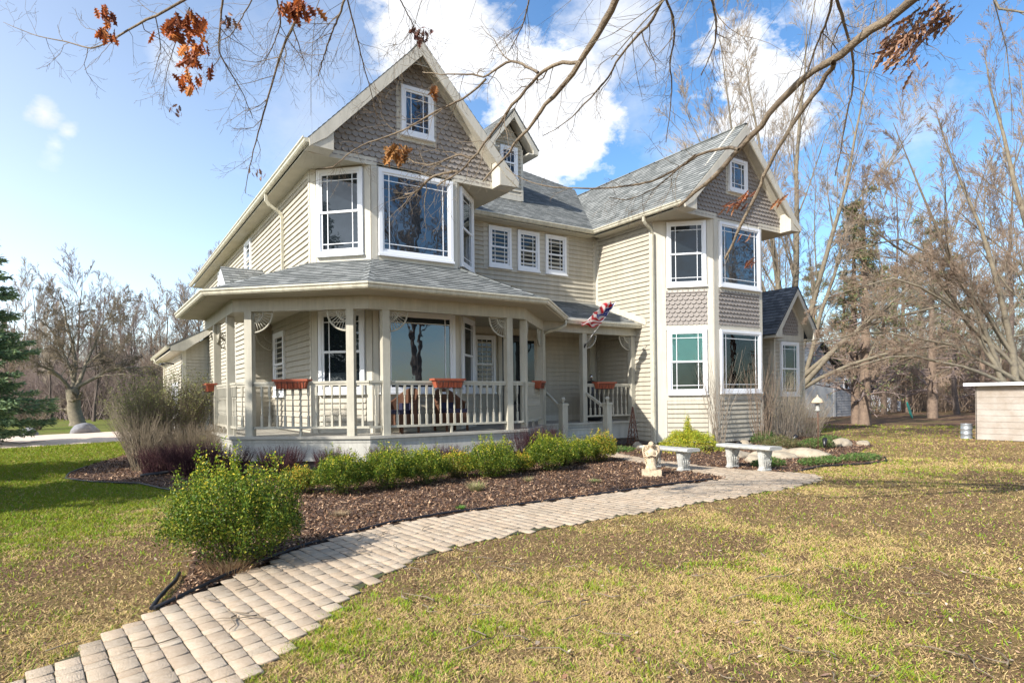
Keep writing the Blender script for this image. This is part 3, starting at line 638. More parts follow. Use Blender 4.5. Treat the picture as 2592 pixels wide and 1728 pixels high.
for x, y, a in ((2.31, 16.0, -90), (2.31, 14.38, 90), (2.58, 13.33, math.degrees(dg)), (4.07, 12.11, math.degrees(dg)+180), (4.82, 11.84, 0), (7.53, 11.80, 180), (8.2, 12.03, math.degrees(dg2)), (9.6, 13.36, math.degrees(dg2)+180), (11.35, 13.64, 0), (13.02, 13.64, 180)):
    bracket(x, y, R(a))
for x, y, a in ((2.75, 17.3, 180), (3.8, 17.2, 180)): bracket(x, y, R(a), 3.1)
# steps, newels, handrails
st = MB()
for k in range(3): st.box((10.0, 11.45), (13.5-.30*(k+1), 13.5-.30*k), (.02, ZF-.17*(k+1))); st.box((9.97, 11.48), (13.5-.30*(k+1)-.03, 13.5-.30*k-.03), (ZF-.17*(k+1), ZF-.17*(k+1)+.03))
st.build('porch_steps', 'skirt', house)
for x, y in ((9.98, 12.9), (11.48, 12.9)):
    mb = MB(); mb.box((x-.085, x+.085), (y-.085, y+.085), (0, 1.18)); mb.box((x-.11, x+.11), (y-.11, y+.11), (1.18, 1.21)); mb.box((x-.095, x+.095), (y-.095, y+.095), (1.21, 1.235)); nw = mb.build('newel_post', 'porch', house)
    mb = MB(); mb.lathe([(.03, 0), (.022, .03), (.03, .05), (.05, .075), (.058, .105), (.05, .14), (.025, .16), (.005, .165)], (x, y, 1.235), 14); mb.build('finial', 'porch', nw)
    mb = MB(); A = Vector((x, 12.95, 1.08)); B = Vector((x-.02 if x < 10.5 else 11.3, 13.6, 1.5)); t = (B-A).normalized(); sd_ = Vector((1, 0, 0)); mb.obox(A, t, sd_, t.cross(sd_), (0, (B-A).length), (-.03, .03), (-.035, .035)); mb.build('handrail', 'porch', house)
# downspouts
downspout('downspout', [(3.42, 16.03, 6.38), (3.42, 16.03, 6.22), (3.5, 16.03, 6.12), (3.72, 16.03, 5.98), (3.79, 16.03, 5.88), (3.79, 16.03, 4.36)], house)
downspout('downspout', [(12.74, 12.72, 6.38), (12.74, 12.72, 6.26), (12.82, 12.72, 6.18), (13.02, 12.74, 6.07), (13.1, 12.75, 5.95), (13.1, 12.75, .12), (13.0, 12.6, .05)], house)
downspout('downspout', [(10.32, 13.2, 3.42), (10.32, 13.2, 3.30), (10.2, 13.25, 3.22), (9.9, 13.45, 3.12), (9.83, 13.52, 3.05), (9.83, 13.52, .15)], house)
# gable pediment fretwork
for x, y, z in ((5.875, 12.38, 8.62), (15.37, 11.33, 8.60), (10.76, DY-.32, 9.98)):
    mb = MB(); k = .8 if y > 15 else 1.0
    mb.tube([(x-.26*k, y+.02, z-.08*k), (x+.26*k, y+.02, z-.08*k)], .012, 4); arc = [(x+.2*k*math.cos(R(a)), y+.02, z-.08*k+.2*k*math.sin(R(a))) for a in range(0, 181, 15)]; mb.tube(arc, .01, 4)
    for a in range(15, 180, 18): mb.tube([(x+.05*k*math.cos(R(a)), y+.02, z-.08*k+.05*k*math.sin(R(a))), (x+.2*k*math.cos(R(a)), y+.02, z-.08*k+.2*k*math.sin(R(a)))], .006, 4)
    mb.build('gable_fretwork', 'porch', house)
sid.build('siding', 'siding', house); trim.build('trim_boards', 'cream', house)

# --- right-hand window bay with its own steep roof
SX0, SX1, SY = 18.98, 20.74, 13.0
mb = MB(); mb.box((SX0, SX1), (SY, 18), (.05, 3.42)); mb.box((17.5, SX0), (14.6, 18), (.05, 3.4)); mb.prism([(18.98, 3.42), (20.74, 3.42), (20.74, 3.74), (19.78, 4.88), (18.98, 3.92)], (0, SY, 0), X3, Z3, (0, -1, 0), -2, 0)
sb = mb.build('window_bay', 'cream', house)
mb = MB(); courses(mb, (0, SY-.002, 0), X3, Z3, (0, -1, 0), [(19.06, .1), (20.66, .1), (20.66, 3.3), (19.06, 3.3)], .13, .036); courses(mb, (SX0-.002, 0, 0), (0, -1, 0), Z3, (-1, 0, 0), [(-14.5, .1), (-13.1, .1), (-13.1, 3.2), (-14.5, 3.2)], .13, .036); courses(mb, (0, 14.598, 0), X3, Z3, (0, -1, 0), [(17.56, .1), (18.9, .1), (18.9, 3.2), (17.56, 3.2)], .13, .036)
mb.build('siding', 'siding', sb)
mb = MB(); scallops(mb, (0, SY-.004, 0), X3, Z3, (0, -1, 0), [(19.36, 3.42), (20.36, 3.42), (20.36, 3.95), (19.86, 4.5), (19.36, 3.95)], .13, .11); mb.build('scallop_shingles', 'scallop', sb)
mb = MB()
mb.obox((0, SY, 0), X3, Z3, (0, -1, 0), (19.2, 20.5), (3.2, 3.42), (0, .03)); mb.obox((0, SY, 0), X3, Z3, (0, -1, 0), (SX0, SX0+.08), (.05, 3.3), (0, .03)); mb.obox((0, SY, 0), X3, Z3, (0, -1, 0), (SX1-.08, SX1), (.05, 3.3), (0, .03))
for sg, xe in ((1, 18.52), (-1, 21.04)):
    q = [(xe, 3.36), (19.78, 4.98), (19.78, 4.74), (xe+sg*.36, 3.55), (xe+sg*.36, 3.28), (xe+sg*.02, 3.28)]; q = q if sg < 0 else q[::-1]
    mb.prism(q, (0, SY-.4, 0), X3, Z3, (0, -1, 0), -.03, .015)
    q = [(xe+sg*.36, 3.28), (xe+sg*.52, 3.28), (xe+sg*.52, 3.6), (19.8, 4.66), (19.8, 4.5)] if False else [(xe, 3.33), (19.78, 4.92), (19.78, 4.86), (xe+.0, 3.27)]; q = q if sg < 0 else q[::-1]
    mb.prism(q, (0, SY, 0), X3, Z3, (0, -1, 0), 0, .385)
mb.obox((0, SY, 0), X3, Z3, (0, -1, 0), (18.54, SX0+.05), (3.26, 3.29), (-1.5, .39)); mb.obox((0, SY, 0), X3, Z3, (0, -1, 0), (SX1-.05, 21.02), (3.26, 3.29), (-1.5, .39))
mb.build('trim', 'cream', sb)
mb = MB(); plane_poly(mb, [(18.48, 18, 3.38), (18.48, SY-.42, 3.38), (19.78, SY-.42, 5.03), (19.78, 18, 5.03)], (0, -1, 0), (1.3, 0, 1.65)); plane_poly(mb, [(21.08, SY-.42, 3.38), (21.08, 18, 3.38), (19.78, 18, 5.03), (19.78, SY-.42, 5.03)], (0, 1, 0), (-1.3, 0, 1.65))
mb.build('roof', 'shingle_dark', sb)
window((0, SY-.02, 0), X3, (0, -1, 0), 19.3, 20.32, 1.35, 3.18, blind=.5)

# =================================================================== garage
gar = thing('garage', 'attached cream clapboard garage with a low roof behind the house at the left', 'garage', (3.2, 29.5, 0))
GX, GY = 2.85, 28.9
mb = MB(); mb.prism([(GX, 0), (GX, 3.5), (3.86, 4.05), (3.86, 0)][::-1], (0, GY, 0), X3, Z3, (0, -1, 0), -9, 0); mb.build('wall', 'cream', gar)
mb = MB(); courses(mb, (0, GY-.002, 0), X3, Z3, (0, -1, 0), [(GX+.14, .1), (3.8, .1), (3.8, 4.0), (GX+.14, 3.55)], .13, .036); courses(mb, (GX-.002, 0, 0), (0, -1, 0), Z3, (-1, 0, 0), [(-37.8, .1), (-29.1, .1), (-29.1, 3.35), (-37.8, 3.35)], .13, .036); mb.build('siding', 'siding', gar)
mb = MB(); plane_poly(mb, [(2.36, 38, 3.62), (2.36, GY-.4, 3.62), (3.86, GY-.4, 4.42), (3.86, 38, 4.42)], (0, -1, 0), (1.5, 0, .8)); mb.build('roof', 'shingle', gar)
mb = MB(); mb.prism([(2.4, 3.42), (2.4, 3.6), (3.86, 4.38), (3.86, 4.15), (GX+.05, 3.42)][::-1], (0, GY-.38, 0), X3, Z3, (0, -1, 0), -.03, .02); mb.box((2.4, GX), (GY-.36, 38), (3.4, 3.43)); mb.obox((0, GY, 0), X3, Z3, (0, -1, 0), (GX, GX+.14), (0, 3.5), (0, .03)); mb.build('trim', 'cream', gar)
mb = MB(); gutter(mb, [(2.38, 38), (2.38, GY-.38)], 3.63); mb.build('gutter', 'gutter', gar)
mb = MB(); mb.tube([(2.3, 36, 3.5), (2.35, 36, 3.3), (2.75, 36, 3.1), (2.78, 36, .1)], .045, 4); mb.build('downspout', 'gutter', gar)
mb = MB()
for k in range(4): mb.box((GX-.05, GX-.02), (30.2, 33.0), (.02+k*.55, .55+k*.55))
mb.build('garage_door', 'white', gar)
mb = MB(); mb.tube([(GX-.02, 32, 3.05), (GX-.25, 32, 3.1), (GX-.45, 32, 3.08)], .03, 6); mb.lathe([(.13, 0), (.1, .06), (.03, .1)], (GX-.5, 32, 3.0), 10); mb.build('wall_lamp', 'black', gar)



# =================================================================== ground
PATHL = [(-.62, 3.7), (-.36, 4.01), (-.13, 4.28), (.08, 4.53), (.31, 4.79), (.85, 5.37), (1.46, 5.95), (2.03, 6.33), (2.73, 6.60), (3.6, 6.74), (4.37, 6.76), (5.64, 6.78), (7.33, 6.85), (8.60, 6.82)]
BEDUP = [(8.85, 7.0), (9.0, 7.76), (9.2, 8.75), (9.5, 9.97), (9.84, 10.9), (9.95, 12.6)]
PATH2 = [(11.45, 12.6), (10.5, 11.4), (10.3, 10.8), (10.1, 9.89), (9.9, 8.4), (10.02, 7.35), (10.3, 6.6), (10.3, 6.25), (9.75, 5.83)]
PATHR = [(8.85, 5.63), (7.35, 5.57), (5.29, 5.48), (4.05, 5.42), (3.47, 5.38), (2.79, 5.28), (2.21, 5.04), (1.7, 4.62), (1.35, 4.26), (1.11, 3.95), (.82, 3.62), (.56, 3.34), (.1, 2.8)]
PATH = PATHL+BEDUP+PATH2+PATHR
BED1 = [(.31, 4.79), (.85, 5.37), (1.46, 5.95), (2.03, 6.33), (2.73, 6.60), (3.6, 6.74), (4.37, 6.76), (5.64, 6.78), (7.33, 6.85), (8.60, 6.82)]+BEDUP+[(9.95, 13.4), (8, 11.8), (4.4, 11.8), (2.3, 13.6), (2.3, 18.5), (3.8, 18.5), (3.8, 21), (.9, 20.5), (-.1, 17.2), (-.5, 15.2), (-.53, 14.1), (-.1, 13.1), (.55, 12.28), (1.08, 11.04), (1.12, 9.38), (.93, 8.0), (.78, 6.9), (.62, 5.9), (.53, 5.41)]
BED2 = [(9.9, 8.4), (10.02, 7.35), (10.3, 6.75), (10.9, 6.75), (11.7, 6.85), (12.6, 6.62), (13.4, 6.66), (14.0, 6.98), (14.35, 7.6), (15.3, 8.2), (17.2, 8.8), (18.3, 9.8), (20.5, 12.2), (20.7, 13.1), (17.6, 13.1), (16.5, 11.8), (14.4, 11.8), (13.3, 13.0), (13.3, 13.5), (11.45, 13.5), (11.45, 12.6), (10.5, 11.4), (10.3, 10.8), (10.1, 9.89)]
DRIVE = [(-40, 9.6), (-20, 17.6), (-2.55, 24.78), (.56, 26.08), (2.8, 27.3), (2.8, 38.0), (1.25, 35.5), (-3.43, 33.4), (-22, 25.5), (-42, 18)]
def ground_mat():
    m = bpy.data.materials.new('lawn'); m.use_nodes = True; t = m.node_tree; b = t.nodes['Principled BSDF']; b.inputs['Roughness'].default_value = .95; b.inputs['Specular IOR Level'].default_value = .08
    g = t.nodes.new('ShaderNodeNewGeometry'); P = g.outputs['Position']
    def noi(sc, det=6, ro=.6):
        n = t.nodes.new('ShaderNodeTexNoise'); n.inputs['Scale'].default_value = sc; n.inputs['Detail'].default_value = det; n.inputs['Roughness'].default_value = ro; t.links.new(P, n.inputs['Vector']); return n.outputs['Fac']
    def mp(x, a, b_, c, d):
        n = t.nodes.new('ShaderNodeMapRange'); n.inputs[1].default_value = a; n.inputs[2].default_value = b_; n.inputs[3].default_value = c; n.inputs[4].default_value = d; t.links.new(x, n.inputs[0]); return n.outputs[0]
    def ma(op, x, y):
        n = t.nodes.new('ShaderNodeMath'); n.operation = op
        for i, q in enumerate((x, y)):
            if hasattr(q, 'links'): t.links.new(q, n.inputs[i])
            else: n.inputs[i].default_value = q
        return n.outputs[0]
    def mix(f, a, b_):
        n = t.nodes.new('ShaderNodeMix'); n.data_type = 'RGBA'; t.links.new(f, n.inputs[0])
        for i, q in ((6, a), (7, b_)):
            if hasattr(q, 'links'): t.links.new(q, n.inputs[i])
            else: n.inputs[i].default_value = (*q, 1)
        return n.outputs[2]
    sx = t.nodes.new('ShaderNodeSeparateXYZ'); t.links.new(P, sx.inputs[0])
    fine = noi(30, 8, .8); mid = noi(2.2, 8, .7); big = noi(.45, 4, .5); vf = mp(noi(48, 12, .85), .36, .64, 0, 1)
    straw = mix(vf, (.20, .135, .055), (.46, .33, .15)); green = mix(vf, (.06, .095, .016), (.21, .27, .045)); dirt = mix(vf, (.13, .075, .045), (.32, .20, .125))
    left = ma('MULTIPLY', mp(ma('SUBTRACT', ma('MULTIPLY', sx.outputs[1], .5), sx.outputs[0]), 1.5, 5.0, 0, 1), mp(sx.outputs[1], 7.5, 11.5, .15, .95))
    far = mp(sx.outputs[1], 7, 22, 0, .22)
    gf = mp(ma('ADD', ma('ADD', ma('MULTIPLY', mid, .6), ma('MULTIPLY', fine, .5)), ma('ADD', ma('MULTIPLY', left, .30), far)), .54, .76, 0, 1)
    base = mix(gf, straw, green)
    df = mp(ma('ADD', ma('ADD', ma('MULTIPLY', big, .5), ma('MULTIPLY', mid, .5)), ma('MULTIPLY', noi(7, 6, .7), .4)), .60, .80, 0, .95)
    df = ma('MULTIPLY', df, ma('SUBTRACT', 1.0, ma('MULTIPLY', left, .5)))
    for (qx, qy, qr) in ((0, 6.75, .62), (-.75, 6.45, .5), (.4, 7.3, .4)):
        vd = t.nodes.new('ShaderNodeVectorMath'); vd.operation = 'DISTANCE'; t.links.new(P, vd.inputs[0]); vd.inputs[1].default_value = (qx, qy, 0)
        df = ma('MAXIMUM', df, mp(ma('ADD', vd.outputs['Value'], ma('MULTIPLY', mid, .5)), qr+.05, qr+.45, .95, 0))
    c = mix(df, base, dirt)
    # leaf-littered bare earth under the pines at the right
    rd = mp(ma('ADD', ma('SUBTRACT', sx.outputs[0], 22.0), ma('MULTIPLY', mid, 7.0)), 2, 8, 0, .85)
    c = mix(ma('MULTIPLY', rd, mp(ma('ADD', mid, big), .72, .98, .25, 1)), c, mix(vf, (.11, .062, .045), (.26, .16, .11)))
    t.links.new(c, b.inputs['Base Color'])
    bp = t.nodes.new('ShaderNodeBump'); bp.inputs['Strength'].default_value = .9; bp.inputs['Distance'].default_value = .03
    t.links.new(ma('ADD', fine, ma('MULTIPLY', vf, .5)), bp.inputs['Height']); t.links.new(bp.outputs[0], b.inputs['Normal'])
    return m
mb = MB(); mb.poly([(-300, -300, 0), (300, -300, 0), (300, 300, 0), (-300, 300, 0)]); go = objm('ground', mb.mesh('ground'), ground_mat()); go['kind'] = 'structure'
def sheet(name, poly, z, m):
    bm = bmesh.new(); vs = [bm.verts.new((p[0], p[1], z)) for p in poly]; f = bm.faces.new(vs); bmesh.ops.triangulate(bm, faces=[f]); me = bpy.data.meshes.new(name); bm.to_mesh(me); bm.free()
    o = objm(name, me, m); o['kind'] = 'structure'; return o
M['drive'] = mat('driveway', (.60, .49, .39), .9, .12, 1.2, .15, 60)
M['sand'] = mat('joint_sand', (.06, .05, .03), .95, .5, 12, .3, 60, col2=(.07, .085, .025))
M['mulch'] = mat('mulch', (.05, .032, .024), .95, .6, 18, 1.0, 60, col2=(.16, .095, .066))
sheet('driveway', DRIVE, .012, 'drive'); sheet('path_bed', PATH, .008, 'sand')
sheet('mulch_bed', BED1, .014, 'mulch'); sheet('mulch_bed', BED2, .014, 'mulch')
# pavers, laid in lanes that follow the path
PV = []; PF = []; PC = []
def paver(q, zt, col, be=.0045):
    c = q.mean(0); ins = c+(q-c)*(1-be*2.2/np.linalg.norm(q[0]-q[2])*2); b0 = len(PV)
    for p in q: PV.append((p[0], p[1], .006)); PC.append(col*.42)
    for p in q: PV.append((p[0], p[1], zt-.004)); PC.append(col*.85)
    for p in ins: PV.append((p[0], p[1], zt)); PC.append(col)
    for i in range(4):
        j = (i+1) % 4; PF.append((b0+i, b0+j, b0+4+j, b0+4+i)); PF.append((b0+4+i, b0+4+j, b0+8+j, b0+8+i))
    PF.append((b0+8, b0+9, b0+10, b0+11))
LWID = .120; la = R(-5); lb = R(76)      # lanes run across the garden; cross joints are a little askew
ld = np.array([math.sin(la), math.cos(la)]); rd_ = np.array([math.sin(lb), math.cos(lb)])
for lane in range(-22, 125):
    s = -3*rng.random()-.3
    while s < 13:
        L_ = rng.choice([.088, .135, .135, .18]); g_ = .0024; o0 = lane*LWID/math.sin(lb-la); wd_ = LWID/math.sin(lb-la)
        pt_ = lambda o, t_: rd_*o+ld*t_+np.array([.03*math.sin(t_*.5), .012*math.sin(o*1.3)])
        base = np.array([o0, s]); c = pt_(o0+wd_/2, s+L_/2+o0*0)
        if inpoly(c[0], c[1], PATH):
            q = np.array([pt_(o0+g_, s+g_*1.9), pt_(o0+wd_-g_, s+g_*1.9), pt_(o0+wd_-g_, s+L_-g_*1.9), pt_(o0+g_, s+L_-g_*1.9)])+rng.normal(0, .0024, (4, 2))
            v = .86+.26*rng.random(); hue = rng.random(); col = np.array([.50, .42, .325])*v*np.array([1+.06*hue, 1, 1-.05*hue]); pk = fbm(c[0], c[1], 1.3, 5); col = col*(1-.22*max(0, pk-.5)*2)
            paver(q, .020+rng.normal(0, .0012), col)
        s += L_
pm = np_mesh('pavers', np.array(PV), np.array(PF), np.array(PC)); objm('path', pm, 'paver')['kind'] = 'structure'

# garden edging
def edging(pts, label):
    mb = MB(); P = [Vector((x, y, .030+.008*math.sin(i*1.7))) for i, (x, y) in enumerate(pts)]; Q = []
    for a, b in zip(P[:-1], P[1:]):
        n = max(2, int((b-a).length/.2))
        for i in range(n): Q.append(a+(b-a)*i/n+Vector((random.uniform(-.008, .008), random.uniform(-.008, .008), 0)))
    mb.tube(Q, .015, 6); tag(mb.build('garden_edging', 'edging'), label, 'edging')
edging([(p[0]-.02, p[1]+.035) for p in PATHL[4:]], 'black plastic edging strip curving between the front mulch bed and the brick path')
edging([(.27, 4.83), (.47, 5.43), (.58, 5.95)], 'short black edging strip on the lawn side of the front bed tip')
edging([(1.05, 10.6), (.55, 12.28), (-.1, 13.1), (-.53, 14.1), (-.5, 15.0), (-.2, 16.5)], 'black edging around the left corner bed below the twiggy shrubs')
edging([(10.6, 6.72), (11.4, 6.84), (12.5, 6.60), (13.4, 6.62), (14.0, 6.95), (14.3, 7.5), (13.9, 7.9)], 'black edging curving round the low junipers')

# =================================================================== scattered litter
CAMF = np.array([math.sin(YAW), math.cos(YAW)])
def polar(n, r0, r1, half=R(46), p=1.0):
    u = rng.random(n); r = np.exp(math.log(r0)+(math.log(r1)-math.log(r0))*u**p); a = YAW+rng.uniform(-half, half, n)
    return r*np.sin(a), r*np.cos(a), r
def on_lawn(x, y, margin=None):
    k = ~inpoly(x, y, PATH) & ~inpoly(x, y, BED1) & ~inpoly(x, y, BED2) & ~inpoly(x, y, DRIVE) & ~inpoly(x, y, FP+[(13.2, 13), (14.4, 11.7), (16.6, 11.7), (17.6, 13), (20.8, 13), (20.8, 31), (3.8, 31)])
    return k
def blades(n, r0, r1, seed, hscale=1.0):
    x, y, r = polar(n, r0, r1, p=.82); k = on_lawn(x+rng.normal(0, .028, n), y+rng.normal(0, .028, n)); x, y, r = x[k], y[k], r[k]
    mid = fbm(x, y, 1.6, 3); big = fbm(x, y, .35, 11); fine = .5*grid_noise(x, y, 16, 9)+.5*grid_noise(x, y, 6.5, 12)
    left = np.clip((y*.5-x-1.5)/3.5, 0, 1)*np.clip(.15+(y-7.5)*.28, .15, .95)
    ell = lambda cx_, cy_, rx, ry: np.exp(-(((x-cx_)/rx)**2+((y-cy_)/ry)**2)**2)
    dirt = np.clip((big*.62+mid*.42-.50+.04+.012*np.clip(x-2, 0, 5))*8, 0, 1)*(1-.55*left); dirt = np.maximum(dirt, np.maximum(ell(.0, 6.75, .55, .55), np.maximum(ell(-.75, 6.4, .5, .35), ell(.45, 7.3, .35, .35)))*.97)
    hole = np.clip((grid_noise(x, y, 9, 33)*.6+grid_noise(x, y, 3.1, 35)*.4-.52)*5, 0, .8)*(1-.6*left); keep = rng.random(len(x)) > np.maximum(dirt*.92, hole); x, y, r, mid, fine, left = x[keep], y[keep], r[keep], mid[keep], fine[keep], left[keep]
    n = len(x); g = np.clip((mid*.42+fine*.50+left*.26+.06*rng.standard_normal(n)+np.clip((y-6)/40, 0, .2)-.495)*7.0, 0, 1)
    green = np.stack([.20+.17*rng.random(n), .28+.16*rng.random(n), .02+.025*rng.random(n)], 1)*(1-.25*left[:, None]); straw = np.array([.68, .50, .23])*(.7+.45*rng.random((n, 1)))
    gp = (rng.random(n) < .08+.78*g)[:, None]; c = np.where(gp, green, straw)
    hh = (.008+.017*rng.random(n))*(1+.05*r)*hscale*np.where(gp[:, 0], 1.25, .8)*(.7+.6*fine); w = (.0016+.0010*rng.random(n))*(1+.19*r)
    a = rng.uniform(0, 2*math.pi, n); ln = rng.uniform(.2, 1.6, n)*np.where(gp[:, 0], 1, 1.8)*hh; b = rng.uniform(0, 2*math.pi, n)
    p0 = np.stack([x-w*np.cos(a), y-w*np.sin(a), np.zeros(n)], 1); p1 = np.stack([x+w*np.cos(a), y+w*np.sin(a), np.zeros(n)], 1); p2 = np.stack([x+ln*np.cos(b), y+ln*np.sin(b), hh], 1)
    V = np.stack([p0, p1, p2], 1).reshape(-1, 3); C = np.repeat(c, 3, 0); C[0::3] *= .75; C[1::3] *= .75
    return np_mesh('blades', V, np.arange(len(V)).reshape(-1, 3), C)
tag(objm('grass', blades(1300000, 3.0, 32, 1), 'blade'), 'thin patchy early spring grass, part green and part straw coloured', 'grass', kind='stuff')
def flakes(n, x, y, z0, zr, size, cols, elong=2.2, tilt=.5, curl=0):
    a = rng.uniform(0, 2*math.pi, n); s = size*(.5+rng.random(n)); e = 1+elong*rng.random(n)
    u = np.stack([np.cos(a), np.sin(a), rng.normal(0, tilt, n)], 1); v = np.stack([-np.sin(a), np.cos(a), rng.normal(0, tilt, n)], 1)
    c = np.stack([x, y, z0+zr*rng.random(n)], 1); U = u*(s*e/2)[:, None]; Vv = v*(s/2)[:, None]
    V = np.stack([c-U, c-Vv*.9, c+U, c+Vv*.9], 1).reshape(-1, 3); pick = np.array(cols)[rng.integers(0, len(cols), n)]*(.65+.7*rng.random((n, 1)))
    return V, np.arange(4*n).reshape(-1, 4), np.repeat(pick, 4, 0)
x, y, r = polar(260000, 4.5, 24, p=.8); k = (inpoly(x, y, BED1) | inpoly(x, y, BED2)) & ~inpoly(x, y, FP+[(8, 15), (3, 15)]); x, y, r = x[k], y[k], r[k]
V, F, C = flakes(len(x), x, y, .016, .020, .013*(1+.035*r), [(.10, .055, .032), (.16, .09, .055), (.055, .034, .024), (.26, .16, .095), (.38, .26, .17), (.12, .07, .045)])
tag(objm('mulch_chips', np_mesh('chips', V, F, C), 'chip'), 'shredded brown bark mulch covering the flower beds', 'mulch', kind='stuff')
# dead leaves and bits of wood on the lawn
x, y, r = polar(11000, 3.0, 22); k = on_lawn(x, y) & (rng.random(len(x)) < np.clip(.10+.11*(x-y*.35), .08, 1)*(.25+1.2*fbm(x, y, .7, 21))); x, y = x[k], y[k]
V, F, C = flakes(len(x), x, y, .008, .014, .020, [(.20, .105, .065), (.30, .19, .125), (.13, .07, .05), (.40, .31, .23), (.24, .15, .11)], 1.0, .3)
tag(objm('leaf_litter', np_mesh('litter', V, F, C), 'chip'), 'small dead brown leaves scattered over the lawn', 'leaves', kind='stuff')
x, y, r = polar(330000, 3.0, 20, p=.7); k = on_lawn(x, y); x, y, r = x[k], y[k], r[k]
V, F, C = flakes(len(x), x, y, .002, .008, .0055*(1+.06*r), [(.36, .25, .12), (.42, .30, .15), (.19, .115, .065), (.13, .075, .045), (.28, .18, .10), (.16, .10, .06), (.20, .22, .05)], 3.0, .35)
tag(objm('thatch', np_mesh('thatch', V, F, C), 'chip'), 'fine dry thatch and crumbs of soil between the grass blades', 'thatch', kind='stuff')
mb = MB()
for i in range(190):
    a = YAW+random.uniform(-R(44), R(44)); r = 3.2+9*random.random()**1.5; px, py = r*math.sin(a), r*math.cos(a)
    if i % 3 and px < 1.5: continue
    if inpoly(px, py, BED1) and i % 2: continue
    q = random.uniform(0, 6.28); L_ = random.uniform(.06, .30); z = .035; P = []
    for j in range(4): P.append((px+L_*j/3*math.cos(q), py+L_*j/3*math.sin(q), z+random.uniform(-.005, .012))); q += random.uniform(-.35, .35)
    mb.tube(P, [.0045, .004, .003, .002], 4)
tag(mb.build('fallen_twigs', 'twig'), 'fallen twigs lying about the lawn and path', 'twigs', kind='stuff')

# =================================================================== plants
def leaf_cloud(n, cfun, size, cols, up=.3, seed=0, asp=.55):
    g = np.random.default_rng(seed); c, shade = cfun(g, n); n = len(c)
    d = g.normal(0, 1, (n, 3)); d[:, 2] = np.abs(d[:, 2])*.7+up; d /= np.linalg.norm(d, axis=1)[:, None]
    o = g.normal(0, 1, (n, 3)); w = np.cross(d, o); w /= np.linalg.norm(w, axis=1)[:, None]+1e-9; s = (size*(.6+.8*g.random(n)))[:, None]
    V = np.stack([c, c+d*s*.5+w*s*asp*.5, c+d*s, c+d*s*.5-w*s*asp*.5], 1).reshape(-1, 3)
    cc = np.array(cols)[g.integers(0, len(cols), n)]*(.75+.5*g.random((n, 1)))
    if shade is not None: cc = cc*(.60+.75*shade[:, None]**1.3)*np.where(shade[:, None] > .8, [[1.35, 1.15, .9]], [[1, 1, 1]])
    return V, np.arange(4*n).reshape(-1, 4), np.repeat(cc, 4, 0)
BOX = [(.055, .115, .010), (.09, .16, .014), (.13, .19, .018), (.21, .25, .025), (.04, .08, .008), (.36, .34, .04), (.075, .125, .012)]
YEL = BOX+[(.38, .30, .04), (.40, .23, .04), (.34, .32, .04)]
def shoots(g, n, w, h, ns, lo=.72):
    """upright leafy shoots filling a mound"""
    a = g.uniform(0, 2*math.pi, ns); q = np.sqrt(g.random(ns)); L_ = h*(1.05-.45*q**2.5)*g.uniform(lo, 1.12, ns); dx = np.cos(a)*q; dy = np.sin(a)*q
    k = g.integers(0, ns, n); t = g.random(n)**.75
    R_ = w*.5; out = (.35+.75*np.minimum(1, t*1.7))*R_
    x = dx[k]*out+g.normal(0, .026, n)*w/.8*(1.4-t); y = dy[k]*out+g.normal(0, .026, n)*w/.8*(1.4-t); z = .04*h+L_[k]*t*(.96+.04*g.random(n))
    low = (z < .25*h) & (g.random(n) < .45); m = ~low
    return np.stack([x, y, z], 1)[m], (t*L_[k]/h)[m]
def mound(g, n, w, h, ns, lo, part):
    m = int(n*part); d = g.normal(0, 1, (m, 3)); d[:, 2] = np.abs(d[:, 2])*1.0-.25; d /= np.linalg.norm(d, axis=1)[:, None]; a = np.arctan2(d[:, 1], d[:, 0]); ph = g.uniform(0, 6.28, 4)
    lump = 1+.13*np.sin(3*a+ph[0])*np.cos(4*d[:, 2]+ph[1])+.09*np.sin(7*a+ph[2]+5*d[:, 2])+.05*np.sin(13*a+ph[3]); r = lump*(1-.42*g.random(m)**1.6)
    c = np.stack([d[:, 0]*r*w*.5, d[:, 1]*r*w*.5, h*.36+d[:, 2]*r*h*.5], 1); k = c[:, 2] > .05*h+.1*h*g.random(m); c = c[k]
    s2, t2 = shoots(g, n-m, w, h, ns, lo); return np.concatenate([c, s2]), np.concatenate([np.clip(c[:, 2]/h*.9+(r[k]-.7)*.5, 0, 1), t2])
def boxwood(name, loc, w, h, n, size, label, group, cols=BOX, seed=1, cat='shrub', ns=None):
    t = thing(name, label, cat, loc, random.uniform(0, 6), group)
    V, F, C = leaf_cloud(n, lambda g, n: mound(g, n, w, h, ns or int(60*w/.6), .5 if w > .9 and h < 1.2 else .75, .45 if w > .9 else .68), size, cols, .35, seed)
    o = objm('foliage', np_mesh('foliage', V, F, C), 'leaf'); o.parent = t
    mb = MB(); g = random.Random(seed)
    for i in range(16):
        a = g.uniform(0, 6.28); q = g.random()*w*.36; mb.tube([(q*.25*math.cos(a), q*.25*math.sin(a), 0), (q*.7*math.cos(a), q*.7*math.sin(a), h*.35), (q*math.cos(a), q*math.sin(a), h*.75)], [.008, .006, .003], 4)
    s_ = mb.build('stem', 'twig'); s_.parent = t
    return t
boxwood('boxwood', (.95, 5.80, 0), 1.02, .94, 36000, .022, 'largest yellow-green boxwood with upright shoots at the near tip of the front bed', 'boxwoods in the front bed', seed=3, ns=150)
